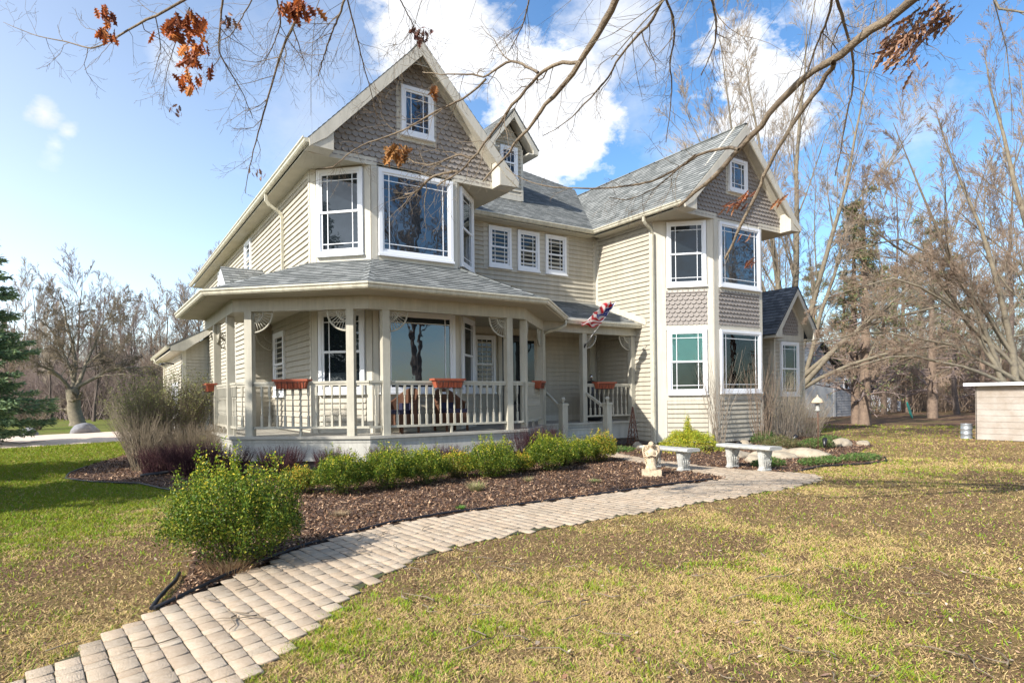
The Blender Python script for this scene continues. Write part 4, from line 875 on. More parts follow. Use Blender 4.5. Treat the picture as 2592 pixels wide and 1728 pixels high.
BX = [((2.48, 9.6), .50, .50, YEL, 'yellowest small boxwood just behind the largest boxwood'), ((2.95, 9.15), .66, .76, BOX, 'dark green boxwood right of the small yellow one, first of the long row'), ((3.68, 9.22), .68, .78, BOX, 'second full green boxwood of the row, in front of the porch corner'),
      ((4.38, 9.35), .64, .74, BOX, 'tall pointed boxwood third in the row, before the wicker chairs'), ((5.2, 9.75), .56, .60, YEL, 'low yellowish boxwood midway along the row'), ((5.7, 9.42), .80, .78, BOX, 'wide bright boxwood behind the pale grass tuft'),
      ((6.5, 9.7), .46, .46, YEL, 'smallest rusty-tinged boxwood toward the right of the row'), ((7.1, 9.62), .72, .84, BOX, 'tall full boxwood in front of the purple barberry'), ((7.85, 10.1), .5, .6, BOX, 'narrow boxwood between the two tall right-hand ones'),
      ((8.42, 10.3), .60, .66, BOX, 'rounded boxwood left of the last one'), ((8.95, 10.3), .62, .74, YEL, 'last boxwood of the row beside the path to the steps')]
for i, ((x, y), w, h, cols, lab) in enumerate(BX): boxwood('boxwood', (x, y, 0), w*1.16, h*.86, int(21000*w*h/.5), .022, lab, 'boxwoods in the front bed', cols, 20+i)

def twig_mesh(name, base_r, h, n, spread, rad=.006, kids=3, seed=0, sides=3, curve=.25, kid_len=.4, m=None, fork=True):
    g = np.random.default_rng(seed); a = g.uniform(0, 2*math.pi, n); q = np.sqrt(g.random(n)); K = 5; t = np.linspace(0, 1, K)
    L_ = h*g.uniform(.65, 1.05, n); bx = base_r*q*np.cos(a); by = base_r*q*np.sin(a); sp = spread*q*g.uniform(.6, 1.3, n)
    a2 = a+g.normal(0, .5, n)
    P = np.zeros((n, K, 3))
    for j in range(K):
        P[:, j, 0] = bx+np.cos(a2)*sp*t[j]**(1+curve)*h; P[:, j, 1] = by+np.sin(a2)*sp*t[j]**(1+curve)*h; P[:, j, 2] = L_*t[j]*(1-.15*sp*t[j])
    P[:, 1:] += g.normal(0, .018*h, (n, K-1, 3)); Rr = rad*(1-.72*t)[None, :]*g.uniform(.7, 1.3, (n, 1)); sets = [(P, Rr)]
    if kids: sets.append(children(P, Rr, kids, .35, kid_len*h, 28, .25, g, K=3))
    return sets
def tubes(sets, sides=3):
    Vs = []; Fs = []; off = 0
    for P, Rr in sets:
        n, K, _ = P.shape; T = np.gradient(P, axis=1); T /= np.linalg.norm(T, axis=2, keepdims=True)+1e-9
        ref = np.where(np.abs(T[:, :1, 2:3]) < .8, np.array([[[0, 0, 1.]]]), np.array([[[1., 0, 0]]])); ref = np.broadcast_to(ref, T.shape)
        A = np.cross(T, ref); A /= np.linalg.norm(A, axis=2, keepdims=True)+1e-9; B = np.cross(A, T); s = sides if np.isscalar(sides) else sides.pop(0)
        q = np.arange(s)*2*math.pi/s; ring = P[:, :, None]+Rr[:, :, None, None]*(A[:, :, None]*np.cos(q)[None, None, :, None]+B[:, :, None]*np.sin(q)[None, None, :, None])
        Vs.append(ring.reshape(-1, 3)); i = np.arange(n)[:, None, None]*K*s+np.arange(K-1)[None, :, None]*s; j = np.arange(s)[None, None, :]; j2 = (j+1) % s
        f = np.stack([i+j, i+j2, i+s+j2, i+s+j], -1).reshape(-1, 4)+off; Fs.append(f); off += n*K*s
    return np.concatenate(Vs), np.concatenate(Fs)
def children(P, Rr, per, t0, length, ang, up, g, K=4, wig=.10, rr=.55, t1=.97, rmin=.0, taper=.35, lenfall=.5):
    n, k, _ = P.shape; N_ = n*per; idx = np.repeat(np.arange(n), per); t = t0+(t1-t0)*((np.tile(np.arange(per), n)+g.random(N_))/per); f = t*(k-1); i = np.minimum(f.astype(int), k-2); fr = (f-i)[:, None]
    base = P[idx, i]*(1-fr)+P[idx, i+1]*fr; tan = P[idx, i+1]-P[idx, i]; seglen = np.linalg.norm(P[idx, -1]-P[idx, 0], axis=1); tan /= np.linalg.norm(tan, axis=1, keepdims=True)+1e-9
    r0 = (Rr[idx, i]*(1-fr[:, 0])+Rr[idx, i+1]*fr[:, 0])*rr*g.uniform(.7, 1.1, N_); r0 = np.maximum(r0, rmin)
    o = g.normal(0, 1, (N_, 3)); perp = np.cross(tan, o); perp /= np.linalg.norm(perp, axis=1, keepdims=True)+1e-9; A = np.radians(ang*g.uniform(.65, 1.3, N_))[:, None]
    d = tan*np.cos(A)+perp*np.sin(A); d[:, 2] += up; d /= np.linalg.norm(d, axis=1, keepdims=True)
    L_ = (length if np.isscalar(length) and length > 0 else seglen*(-length))*(1-lenfall*(t-t0)/(t1-t0+1e-9))*g.uniform(.6, 1.2, N_)
    Q = np.zeros((N_, K, 3)); Q[:, 0] = base
    for j in range(1, K):
        d = d+g.normal(0, wig, (N_, 3)); d[:, 2] += up*.25; d /= np.linalg.norm(d, axis=1, keepdims=True); Q[:, j] = Q[:, j-1]+d*(L_/(K-1))[:, None]
    Rn = r0[:, None]*np.linspace(1, taper, K)[None]; return Q, Rn
def twig_shrub(name, loc, label, cat, group, mats, base_r, h, n, spread, rad, kids, seed, kid_len=.4, foliage=None):
    t = thing(name, label, cat, loc, 0, group); V, F = tubes(twig_mesh(name, base_r, h, n, spread, rad, kids, seed, kid_len=kid_len)); o = objm('stem', np_mesh('stem', V, F), mats); o.parent = t
    if foliage: 
        n2, size, cols = foliage; g0 = np.random.default_rng(seed); pick = g0.integers(0, len(V), n2); L0 = V[pick]; L0 = L0[L0[:, 2] > h*.3]
        V2, F2, C2 = leaf_cloud(len(L0), lambda g, n: (L0+g.normal(0, .012, L0.shape), None), size, cols, .2, seed); o = objm('foliage', np_mesh('foliage', V2, F2, C2), 'leaf'); o.parent = t
    return t
BUD = [(.26, .27, .09), (.33, .33, .12), (.20, .22, .08)]
twig_shrub('bare_shrub', (.72, 14.7, 0), 'low leafless reddish-brown shrub at the far left of the corner bed', 'shrub', 'bare shrubs', 'twig', .18, 1.2, 75, .42, .008, 6, 5)
twig_shrub('bare_shrub', (1.35, 16.9, 0), 'large dense twiggy shrub with green-tinged tips left of the porch', 'shrub', 'bare shrubs', 'twig', .55, 1.95, 420, .34, .006, 7, 6, foliage=(14000, .035, BUD))
twig_shrub('bare_shrub', (1.0, 19.6, 0), 'pale yellowish twiggy shrub between the driveway and the large twiggy shrub', 'shrub', 'bare shrubs', 'paletwig', .4, 1.7, 230, .42, .006, 6, 7, foliage=(6000, .03, BUD))
twig_shrub('bare_shrub', (1.75, 15.3, 0), 'brown tangled shrub against the left porch skirt', 'shrub', 'bare shrubs', 'twig', .45, .95, 260, .45, .006, 6, 8)
# barberries
for i, (x, y, w, h, lab) in enumerate([(1.9, 12.3, .5, .42, 'dark purple barberry at the porch left corner'), (1.45, 13.2, .6, .45, 'dark purple barberry furthest left under the porch'), (2.7, 11.7, .45, .40, 'purple barberry below the left planter'), (3.5, 11.2, .42, .36, 'purple barberry left of the porch front corner'),
                                      (4.4, 10.9, .4, .38, 'purple barberry under the porch front corner'), (5.6, 10.9, .42, .34, 'purple barberry below the second wicker chair'), (6.6, 10.9, .4, .34, 'small purple barberry near the right porch corner'), (7.9, 11.3, .75, .78, 'tall purple barberry by the steps'), (8.6, 11.9, .6, .62, 'purple barberry next to the left newel post'), (1.0, 14.0, .5, .38, 'low purple barberry in the left corner bed')]):
    twig_shrub('barberry', (x, y, 0), lab, 'shrub', 'purple barberries along the porch', 'purple', w*.6, h*(1.45 if h < .6 else 1), 230, .35, .005, 7, 30+i, .35, foliage=(900, .014, [(.10, .03, .035), (.16, .05, .05), (.2, .12, .07)]))
# tall shoots in front of the wing
twig_shrub('tall_twig_shrub', (13.85, 11.15, 0), 'tall bare upright stems in front of the wing bay corner', 'shrub', 'tall bare stems', 'paletwig', .14, 2.7, 40, .20, .0075, 3, 50, .3)
twig_shrub('tall_twig_shrub', (15.45, 11.0, 0), 'tall bare stems with reddish tips before the wing picture window', 'shrub', 'tall bare stems', 'redtwig', .16, 2.7, 38, .17, .0075, 3, 51, .3)
twig_shrub('tall_twig_shrub', (17.3, 11.7, 0), 'dense pale arching stems right of the wing corner', 'shrub', 'tall bare stems', 'paletwig', .5, 2.1, 150, .38, .006, 4, 52, .4, foliage=(1500, .02, BUD))
twig_shrub('tall_twig_shrub', (19.2, 12.1, 0), 'straw-coloured tangled stems below the small gabled window', 'shrub', 'tall bare stems', 'paletwig', .5, 1.35, 190, .5, .006, 5, 53, .4, foliage=(1500, .02, BUD))
# gold thread cypress
def gold(g, n):
    x = np.r_[g.normal(0, .42, n*7//8), g.normal(-.05, .07, n-n*7//8)]; y = np.r_[g.normal(0, .30, n*7//8), g.normal(0, .06, n-n*7//8)]; q = (x/.85)**2+(y/.7)**2
    top = np.where(np.arange(n) < n*7//8, .44*np.clip(1-q*q, .1, 1)+.05+.08*np.sin(x*11)*np.cos(y*9), 1.02-np.abs(x+.05)*4.5-np.abs(y)*3); z = top*(.55+.45*g.random(n)); k = z > .02; return np.stack([x, y, z], 1)[k], None
t = thing('gold_cypress', 'bright golden threadleaf cypress with a leading tip beside the bench', 'shrub', (12.4, 10.9, 0)); GC = [(.42, .45, .04), (.55, .52, .05), (.30, .38, .04), (.20, .30, .03), (.5, .42, .04)]
V, F, C = leaf_cloud(11000, gold, .07, GC, -.35, 60, .16); V = V.reshape(-1, 4, 3); V[:, 2, 2] -= .04; o = objm('foliage', np_mesh('foliage', V.reshape(-1, 3), F, C), 'leaf'); o.parent = t
mb = MB(); mb.tube([(0, 0, 0), (0, 0, .9)], [.02, .006], 5); o = mb.build('trunk', 'twig'); o.parent = t
JG = [(.05, .12, .03), (.09, .19, .04), (.16, .26, .06), (.12, .14, .05), (.2, .16, .08)]
def juniper(loc, w, d, h, n, seed, label, cols=JG):
    def f(g, n):
        a = g.uniform(0, 6.28, n); q = np.sqrt(g.random(n)); x = q*np.cos(a)*w/2; y = q*np.sin(a)*d/2; z = h*(1-q**2*.5)*g.random(n)**.5*(.5+.7*fbm(x+seed, y, 3, seed)); return np.stack([x, y, z], 1), None
    t = thing('juniper', label, 'shrub', loc, 0, 'low junipers'); V, F, C = leaf_cloud(n, f, .055, cols, .1, seed, .22); o = objm('foliage', np_mesh('foliage', V, F, C), 'leaf'); o.parent = t
juniper((12.0, 7.2, 0), 1.3, .5, .16, 3500, 61, 'low spreading juniper right behind the second bench'); juniper((13.3, 7.1, 0), 1.2, .6, .16, 3500, 62, 'low juniper at the rounded end of the edging'); juniper((10.9, 7.6, 0), .8, .5, .17, 2200, 63, 'small juniper glimpsed under the second bench')
juniper((15.5, 9.4, 0), 1.1, .8, .30, 3000, 64, 'fresh green juniper farthest right in the bed'); juniper((14.9, 10.0, 0), 1.2, .9, .34, 3000, 65, 'olive juniper beside the feeder pole', [(.10, .10, .04), (.17, .15, .06), (.09, .13, .04), (.22, .18, .09)])
juniper((15.6, 11.0, 0), .9, .6, .40, 2500, 66, 'dark green juniper near the wing corner'); juniper((10.9, 11.9, 0), 1.0, .7, .16, 2600, 67, 'low juniper mat between the steps and the gold cypress'); juniper((17.0, 9.9, 0), 1.2, .7, .28, 2800, 68, 'spreading juniper beyond the edging, at the bed end')
# grass tufts
def tuft(loc, r_, n, cols, seed, label, h=.12):
    g = np.random.default_rng(seed); a = g.uniform(0, 6.28, n); q = g.random(n)*r_; d = g.uniform(0, 6.28, n); x, y = q*np.cos(a), q*np.sin(a); hh = h*g.uniform(.4, 1, n); ou = g.uniform(.3, 1.2, n)*h; w = .0035
    V = np.stack([np.stack([x-w*np.sin(a), y+w*np.cos(a), 0*x], 1), np.stack([x+w*np.sin(a), y-w*np.cos(a), 0*x], 1), np.stack([x+ou*np.cos(a), y+ou*np.sin(a), hh], 1)], 1).reshape(-1, 3)
    c = np.array(cols)[g.integers(0, len(cols), n)]*(.7+.6*g.random((n, 1))); o = objm('grass_tuft', np_mesh('tuft', V, np.arange(3*n).reshape(-1, 3), np.repeat(c, 3, 0)), 'blade'); o.location = (*loc, .015); tag(o, label, 'grass tuft', 'tufts of grass in the front bed')
ST = [(.45, .38, .22), (.38, .30, .16), (.2, .28, .08)]
tuft((4.68, 8.2), .07, 420, ST, 70, 'pale straw tuft in front of the wide boxwood', .16); tuft((2.38, 7.45), .12, 260, [(.42, .32, .2), (.3, .22, .13)], 71, 'flattened tan tuft near the path left of the bed', .07); tuft((3.75, 6.95), .04, 160, [(.08, .2, .03), (.14, .28, .05)], 72, 'little green weed by the path edge', .06); tuft((6.7, 7.85), .12, 240, [(.12, .2, .05), (.38, .3, .18)], 73, 'thin green tuft left of the angel statue', .06); tuft((5.9, 8.6), .05, 160, ST, 74, 'straw wisp below the smallest boxwood', .1); tuft((.88, 5.60), .2, 420, [(.38, .26, .15), (.45, .34, .2), (.25, .15, .09)], 75, 'dry straw clump at the foot of the largest boxwood', .14)

# =================================================================== garden things
def flower_box(label):
    t = thing('flower_box', label, 'planter', (0, 0, 0), 0, 'terracotta planters on the porch rail'); mb = MB()
    def ringv(w, d, z): return [(-w/2, -d/2, z), (w/2, -d/2, z), (w/2, d/2, z), (-w/2, d/2, z)]
    rr = [ringv(.56, .13, 0), ringv(.66, .19, .15), ringv(.72, .23, .15), ringv(.73, .24, .19), ringv(.68, .20, .19), ringv(.66, .18, .14)]
    mb.poly(rr[0][::-1]); mb.poly(rr[-1])
    for a, b in zip(rr[:-1], rr[1:]):
        for i in range(4): j = (i+1) % 4; mb.poly([a[i], a[j], b[j], b[i]])
    for k in range(9): x = -.26+k*.065; mb.obox((x, -.078, .01), X3, (0, -.03/.15, 1), (0, -1, 0), (-.006, .006), (0, .13), (-.004, .006))
    o = mb.build('box', 'terra'); o.parent = t; mb = MB()
    for k in range(6): x = -.28+k*.112; mb.tube([(x, .10, .17), (x, .12, .0), (x, -.09, -.02), (x+.01, -.11, .07), (x, -.125, .14)], .005, 5)
    mb.tube([(-.32, -.125, .12), (.32, -.125, .12)], .005, 5); mb.tube([(-.32, -.09, -.02), (.32, -.09, -.02)], .005, 5)
    o = mb.build('bracket', 'wire'); o.parent = t; return t
fb0 = flower_box('terracotta planter on the long left porch rail, between two posts')
zr = ZF+.93
def put(o, x, y, z, rz, lab=None):
    o.location = (x, y, z); o.rotation_euler = (0, 0, rz)
    if lab: o['label'] = lab
nx, ny = math.sin(dg), -math.cos(dg)
put(fb0, 3.22+nx*.06, 12.85+ny*.06-.02, zr, dg)
for x, y, a, lab in ((6.05, 11.70, 0, 'terracotta planter on the front rail before the wicker chair'), (2.18, 16.35, -math.pi/2, 'dark reddish planter hanging at the far left of the porch'), (9.25, 12.93, dg2, 'terracotta planter on the rail beside the downspout'), (11.95, 13.53, 0, 'terracotta planter on the rail right of the steps')):
    c = tree_copy(fb0); put(c, x, y, zr, a, lab)
def bench(label):
    t = thing('stone_bench', label, 'bench', (0, 0, 0), 0, 'stone benches beside the path'); mb = MB(); n = 12
    prof = [(-.17, .385), (-.185, .40), (-.185, .425), (-.165, .445), (.165, .445), (.185, .425), (.185, .40), (.17, .385)]
    rows = []
    for i in range(n+1):
        x = -.6+1.2*i/n; e = .96 if i in (0, n) else 1; cv = .05*(1-(x/.6)**2); rows.append([(x, y*e+cv, z) for y, z in prof])
    for a, b in zip(rows[:-1], rows[1:]):
        for i in range(len(prof)): j = (i+1) % len(prof); mb.poly([a[i], b[i], b[j], a[j]], smooth=False)
    mb.poly(rows[0]); mb.poly(rows[-1][::-1]); o = mb.build('seat', 'stone'); o.parent = t
    for sx in (-.36, .36):
        mb = MB(); sec = [(.13, .075, 0, 0), (.135, .08, .0, .04), (.115, .065, .005, .05), (.10, .055, .015, .10), (.105, .06, .02, .17), (.13, .068, .005, .24), (.15, .075, -.01, .31), (.155, .075, -.01, .36), (.15, .08, 0, .365), (.15, .08, 0, .39)]; m_ = 20
        def fn(hx, hy, ox, z):
            o_ = []
            for j in range(m_):
                q = 2*math.pi*j/m_; cx_, sy_ = math.cos(q), math.sin(q); k = (abs(cx_)**5+abs(sy_)**5)**(-1/5); f_ = 1+.03*math.cos(q*10) if .05 < z < .36 else 1
                o_.append((sx+hy*k*cx_*f_, ox+hx*k*sy_*f_, z))
            return o_
        rg = [fn(*s_) for s_ in sec]
        for a, b in zip(rg[:-1], rg[1:]):
            for j in range(m_): q = (j+1) % m_; mb.poly([a[j], a[q], b[q], b[j]])
        for s_ in (-1, 1):
            for (cy_, cz_, r_) in ((.05, .30, .05), (-.05, .13, .04), (-.06, .27, .03)):
                mb.tube([(sx+s_*.068, cy_+r_*(1-i/14)*math.cos(i*.7), cz_+r_*(1-i/14)*math.sin(i*.7)) for i in range(12)], .011, 5)
            for k in range(4): mb.tube([(sx+s_*.062, -.09+k*.05, .06), (sx+s_*.068, -.075+k*.045, .14), (sx+s_*.07, -.10+k*.06, .22)], .009, 5)
        o = mb.build('leg', 'stone'); o.parent = t
    return t
b1 = bench('grey stone bench partly behind the angel statue, carved legs'); put(b1, 9.02, 8.42, .0, R(90)); b1.scale = (1.0, 1, .97)
b2 = tree_copy(b1); b2.scale = (1, 1, 1.04); put(b2, 10.14, 7.5, .0, R(88), 'paler stone bench across the path, near the golden cypress and junipers')
# angel statue
t = thing('angel_statue', 'small weathered stone angel with folded wings and crossed arms on a square plinth', 'statue', (7.98, 7.85, 0), R(-42))
mb = MB(); mb.box((-.165, .165), (-.10, .10), (0, .12)); mb.box((-.155, .155), (-.092, .092), (.12, .126)); o = mb.build('plinth', 'angel'); o.parent = t
mb = MB(); fold = lambda q, i, z: 1+(.10*math.cos(9*q+z*20)+.05*math.cos(17*q)) * (1 if z < .30 else .25)
mb.lathe([(.095, .0), (.10, .02), (.085, .06), (.075, .12), (.068, .18), (.064, .22), (.072, .26), (.078, .30), (.072, .335), (.04, .355), (.024, .365), (.024, .375), (.036, .39), (.044, .415), (.044, .44), (.036, .463), (.018, .475), (.004, .478)], (0, 0, .126), 28, 1.0, .78, fold)
for s_ in (-1, 1):
    mb.tube([(s_*.075, .0, .45), (s_*.095, -.03, .40), (s_*.07, -.075, .36), (s_*.0, -.085, .385), (-s_*.03, -.08, .395)], [.019, .018, .017, .013, .009], 8)
    for k in range(4): mb.tube([(s_*.02-s_*.012*k, -.088, .40), (-s_*.01-s_*.012*k, -.088, .415-.005*k)], .006, 5)
    mb.tube([(s_*.028, -.02, .54), (s_*.046, .0, .55), (s_*.04, .015, .51)], .012, 6)
mb.lathe([(.022, 0), (.044, .02), (.049, .05), (.040, .075), (.022, .09), (.003, .094)], (0, .002, .520), 14); mb.tube([(0, -.035, .55), (0, -.046, .538), (0, -.038, .532)], .007, 5)
for s_ in (-1, 1): mb.lathe([(.002, 0), (.006, .004), (.002, .009)], (s_*.015, -.036, .548), 6)
mb.tube([(-.012, -.036, .523), (.012, -.036, .523)], .004, 4)
o = mb.build('figure', 'angel'); o.parent = t
for s_ in (-1, 1):
    mb = MB(); ctr = []
    for k in range(9):
        f_ = k/8; root = Vector((s_*.04, .06, .47-.02*k)); tip = Vector((s_*(.13-.05*f_**2), .075, .52-.36*f_)); m_ = (root+tip)/2+Vector((s_*.03, .02, .03*(1-f_)))
        mb.tube([root, m_, tip], [.02, .024, .006], 6, flat=.5)
    mb.tube([(s_*.03, .05, .45), (s_*.07, .07, .53), (s_*.12, .07, .53), (s_*.14, .075, .46), (s_*.125, .075, .36), (s_*.08, .075, .2)], [.02, .024, .022, .018, .014, .006], 6); o = mb.build('wing', 'angel'); o.parent = t
# obelisk trellis, round stone
t = thing('obelisk_trellis', 'rusty metal obelisk trellis leaning by the low porch corner', 'trellis', (12.45, 12.95, 0), R(20)); mb = MB(); T_ = Vector((.02, 0, 1.1))
cs = [Vector((sx*.13, sy*.13, 0)) for sx, sy in ((-1, -1), (1, -1), (1, 1), (-1, 1))]
for c in cs: mb.tube([c, T_+c*.06], .012, 4)
for k in range(8):
    f_, f2 = k/8, (k+1)/8
    for i in range(4):
        a = cs[i]+(T_-cs[i])*f_; b = cs[(i+1) % 4]+(T_-cs[(i+1) % 4])*f2; mb.tube([a, b], .007, 4); c_ = cs[(i+1) % 4]+(T_-cs[(i+1) % 4])*f_; mb.tube([a, c_], .006, 4)
o = mb.build('frame', 'rust'); o.parent = t
def rock(name, loc, s, seed, label, m, group=None, cat='rock'):
    bm = bmesh.new(); bmesh.ops.create_icosphere(bm, subdivisions=4, radius=1); g = random.Random(seed); ph = [g.uniform(0, 6) for _ in range(9)]
    for v in bm.verts:
        p = v.co; k = 1+.13*math.sin(2.1*p.x+ph[0])*math.cos(1.7*p.y+ph[1])+.09*math.sin(4.3*p.y+ph[2]+2*p.z)+.05*math.sin(8*p.x+ph[3])*math.sin(7*p.z+ph[4]); v.co = Vector((p.x*s[0]*k, p.y*s[1]*k, max(p.z, -.3)*s[2]*k+s[2]*.25))
    for f in bm.faces: f.smooth = True
    me = bpy.data.meshes.new(name); bm.to_mesh(me); bm.free(); o = objm(name, me, m); o.location = loc; o.rotation_euler = (0, 0, g.uniform(0, 3)); return tag(o, label, cat, group)
rock('round_stone', (11.95, 12.25, 0), (.17, .13, .14), 1, 'round tan stone at the foot of the rusty trellis', 'rock')
for i, (x, y, s, lab) in enumerate([(11.3, 8.1, (.36, .22, .12), 'flat pale boulder just behind the second bench'), (12.4, 8.5, (.5, .3, .13), 'widest flat sandstone slab in the right bed'), (13.1, 8.15, (.55, .3, .17), 'pinkish slab at the right of the stone row'), (12.0, 9.1, (.4, .25, .12), 'low tan stone behind the slabs'), (13.2, 9.0, (.35, .22, .14), 'small tan stone behind the pinkish slab'), (16.5, 9.3, (.3, .2, .18), 'pale upright rock by the far juniper'), (17.2, 9.1, (.22, .15, .12), 'little rock at the end of the right bed'), (14.2, 10.6, (.25, .2, .16), 'pale rock behind the olive juniper')]):
    rock('landscape_rock', (x, y, 0), s, 10+i, lab, 'rock', 'tan landscape rocks in the right bed')
rock('boulder', (-.55, 35.0, 0), (.8, .5, .34), 40, 'larger grey boulder beyond the driveway by the leaning tree', 'grey_rock', 'grey boulders by the driveway', 'boulder'); rock('boulder', (-2.6, 34.2, 0), (.6, .35, .26), 41, 'lower dark boulder left of the bare bush beyond the driveway', 'grey_rock', 'grey boulders by the driveway', 'boulder')
# path lights
for x, y, a, lab in ((12.6, 9.6, .2, 'black garden spotlight behind the second bench'), (15.9, 10.3, -.3, 'black garden spotlight among the junipers'), (15.2, 9.0, .5, 'black spotlight low beside the feeder pole')):
    t = thing('spotlight', lab, 'garden light', (x, y, 0), a, 'black garden spotlights'); mb = MB(); mb.tube([(0, 0, 0), (0, 0, .12)], .012, 6); o = mb.build('stake', 'black'); o.parent = t; mb = MB(); mb.tube([(-.08, 0, .10), (.06, 0, .22), (.1, 0, .26)], [.03, .06, .062], 10); o = mb.build('lamp_head', 'black'); o.parent = t
mb = MB()
for k in range(2): mb.tube([(.62+k*.09, 13.5, .04), (1.0+k*.08, 13.62, .06), (1.5+k*.1, 13.75-.08*k, .05)], .03, 5)
tag(mb.build('loose_edging', 'edging'), 'loose lengths of black edging lying on the mulch of the left corner bed', 'edging')
# flag
t = thing('flag', 'small stars and stripes flag wound on its pole at the low porch post', 'flag', (11.27, 13.55, 2.82)); mb = MB(); p0 = Vector((0, 0, 0)); p1 = Vector((.42, -.80, 1.10)); mb.tube([p0, p0+(p1-p0)*1.0], .011, 6); mb.lathe([(.004, -.02), (.02, 0), (.004, .02)], tuple(p1), 8); o = mb.build('pole', 'white'); o.parent = t
mb = MB(); mb.tube([Vector((-.01, .03, -.07)), Vector((0, -.03, .03))], .025, 8); o = mb.build('bracket', 'black'); o.parent = t
NU, NV = 26, 40; V = []; FQ = []; C = []; ax = (p1-p0).normalized()
for i in range(NU+1):
    for j in range(NV+1):
        u, v = i/NU, j/NV; base = p0+(p1-p0)*(.97-.52*u); g_ = v*(.25+.75*u)
        pos = base+Vector((-.80*g_, .10*math.sin(v*5)+.05*math.sin(u*14+v*9)*v, -.06*g_+.07*math.sin(v*7+u*4)*v+.05*v*v))+Vector((.03*math.sin(u*22), .035*math.sin(u*22+v*8), .028*math.cos(u*19+v*14)))
        V.append(tuple(pos)); st_ = int(u*13*.999); c = (.50, .02, .03) if st_ % 2 == 0 else (.80, .78, .78)
        if u < .56 and v < .62: c = (.03, .05, .24) if (i % 3 or j % 4) else (.8, .8, .8)
        C.append(c)
for i in range(NU):
    for j in range(NV): a = i*(NV+1)+j; FQ.append((a, a+1, a+NV+2, a+NV+1))
o = objm('cloth', np_mesh('cloth', V, FQ, np.array(C), True), 'leaf'); o.parent = t
# wicker chairs
def chair(label, loc, rz):
    t = thing('wicker_chair', label, 'chair', loc, rz, 'wicker chairs on the porch'); mb = MB(); n = 18; rows = []
    for k in range(9):
        z = .12+.78*k/8; row = []
        for i in range(n+1):
            a = R(-10+200*i/n); back = max(0, math.sin(a)); top = .62+.30*back**1.5; zz_ = .12+(top-.12)*k/8; fl_ = 1+.10*(k/8); row.append((.33*math.cos(a)*fl_, .30*math.sin(a)*fl_-.02, zz_))
        rows.append(row)
    for a, b in zip(rows[:-1], rows[1:]):
        for i in range(n): mb.poly([a[i], a[i+1], b[i+1], b[i]], uv=[(i*.06, 0)]*4)
    inner = [[(x*.9, y*.9, z) for x, y, z in r_] for r_ in rows]
    for a, b in zip(inner[:-1], inner[1:]):
        for i in range(n): mb.poly([a[i], b[i], b[i+1], a[i+1]])
    mb.tube(rows[-1], .03, 6); mb.box((-.30, .30), (-.30, .22), (.14, .40)); o = mb.build('frame', 'wicker'); o.parent = t
    mb = MB(); mb.box((-.26, .26), (-.28, .2), (.40, .48)); mb.box((-.20, .20), (.10, .18), (.48, .62)); o = mb.build('cushion', 'navy'); o.parent = t
    for sx in (-.27, .27):
        for sy in (-.26, .2): mb = MB(); mb.box((sx-.02, sx+.02), (sy-.02, sy+.02), (0, .15)); o = mb.build('leg', 'wicker'); o.parent = t
    return t
chair('brown wicker armchair nearest the porch corner, turned to the right', (5.3, 12.33, ZF), R(-70)); chair('brown wicker armchair behind the front planter, facing the lawn', (6.45, 12.38, ZF), R(8))
# kettle grill
t = thing('grill', 'black covered grill with a chrome knob in the low porch corner', 'grill', (12.2, 14.4, ZF)); mb = MB(); mb.lathe([(.25, 0), (.30, .1), (.31, .6), (.30, .8), (.26, 1.02), (.17, 1.14), (.04, 1.19)], n=18); o = mb.build('body', 'black'); o.parent = t; mb = MB(); mb.lathe([(.02, 1.19), (.02, 1.24), (.05, 1.27), (.055, 1.31), (.03, 1.35), (.004, 1.36)], n=10); o = mb.build('knob', 'chrome'); o.parent = t
# bird feeder, shepherd hook
t = thing('bird_feeder', 'mushroom-capped wooden bird feeder on a thin rusty pole in the right bed', 'bird feeder', (14.5, 8.75, 0)); mb = MB(); mb.tube([(0, 0, 0), (.01, 0, .62), (0, 0, 1.22)], .009, 6); o = mb.build('pole', 'rust'); o.parent = t
mb = MB(); mb.lathe([(.14, 1.18), (.145, 1.20), (.09, 1.28), (.02, 1.33), (.012, 1.37), (.004, 1.38)], n=14); o = mb.build('cap', 'angel'); o.parent = t; mb = MB(); mb.lathe([(.05, .98), (.07, 1.0), (.045, 1.04), (.045, 1.18), (.05, 1.18)], n=12); o = mb.build('tube', 'stone'); o.parent = t
mb = MB(); x, y = 15.75, 11.0
hook = [(x, y, 0), (x, y, 1.15)]; mb.tube(hook+[(x+.02, y, 1.28), (x+.1, y, 1.36), (x+.2, y, 1.34), (x+.27, y, 1.24), (x+.25, y, 1.18)], .012, 6); mb.tube([(x, y, 1.15), (x-.02, y, 1.28), (x-.1, y, 1.36), (x-.2, y, 1.34), (x-.27, y, 1.24), (x-.25, y, 1.18)], .012, 6)
o = mb.build('shepherd_hook', 'black'); tag(o, 'black double shepherd hook standing in the right bed behind the feeder', 'plant hook'); 
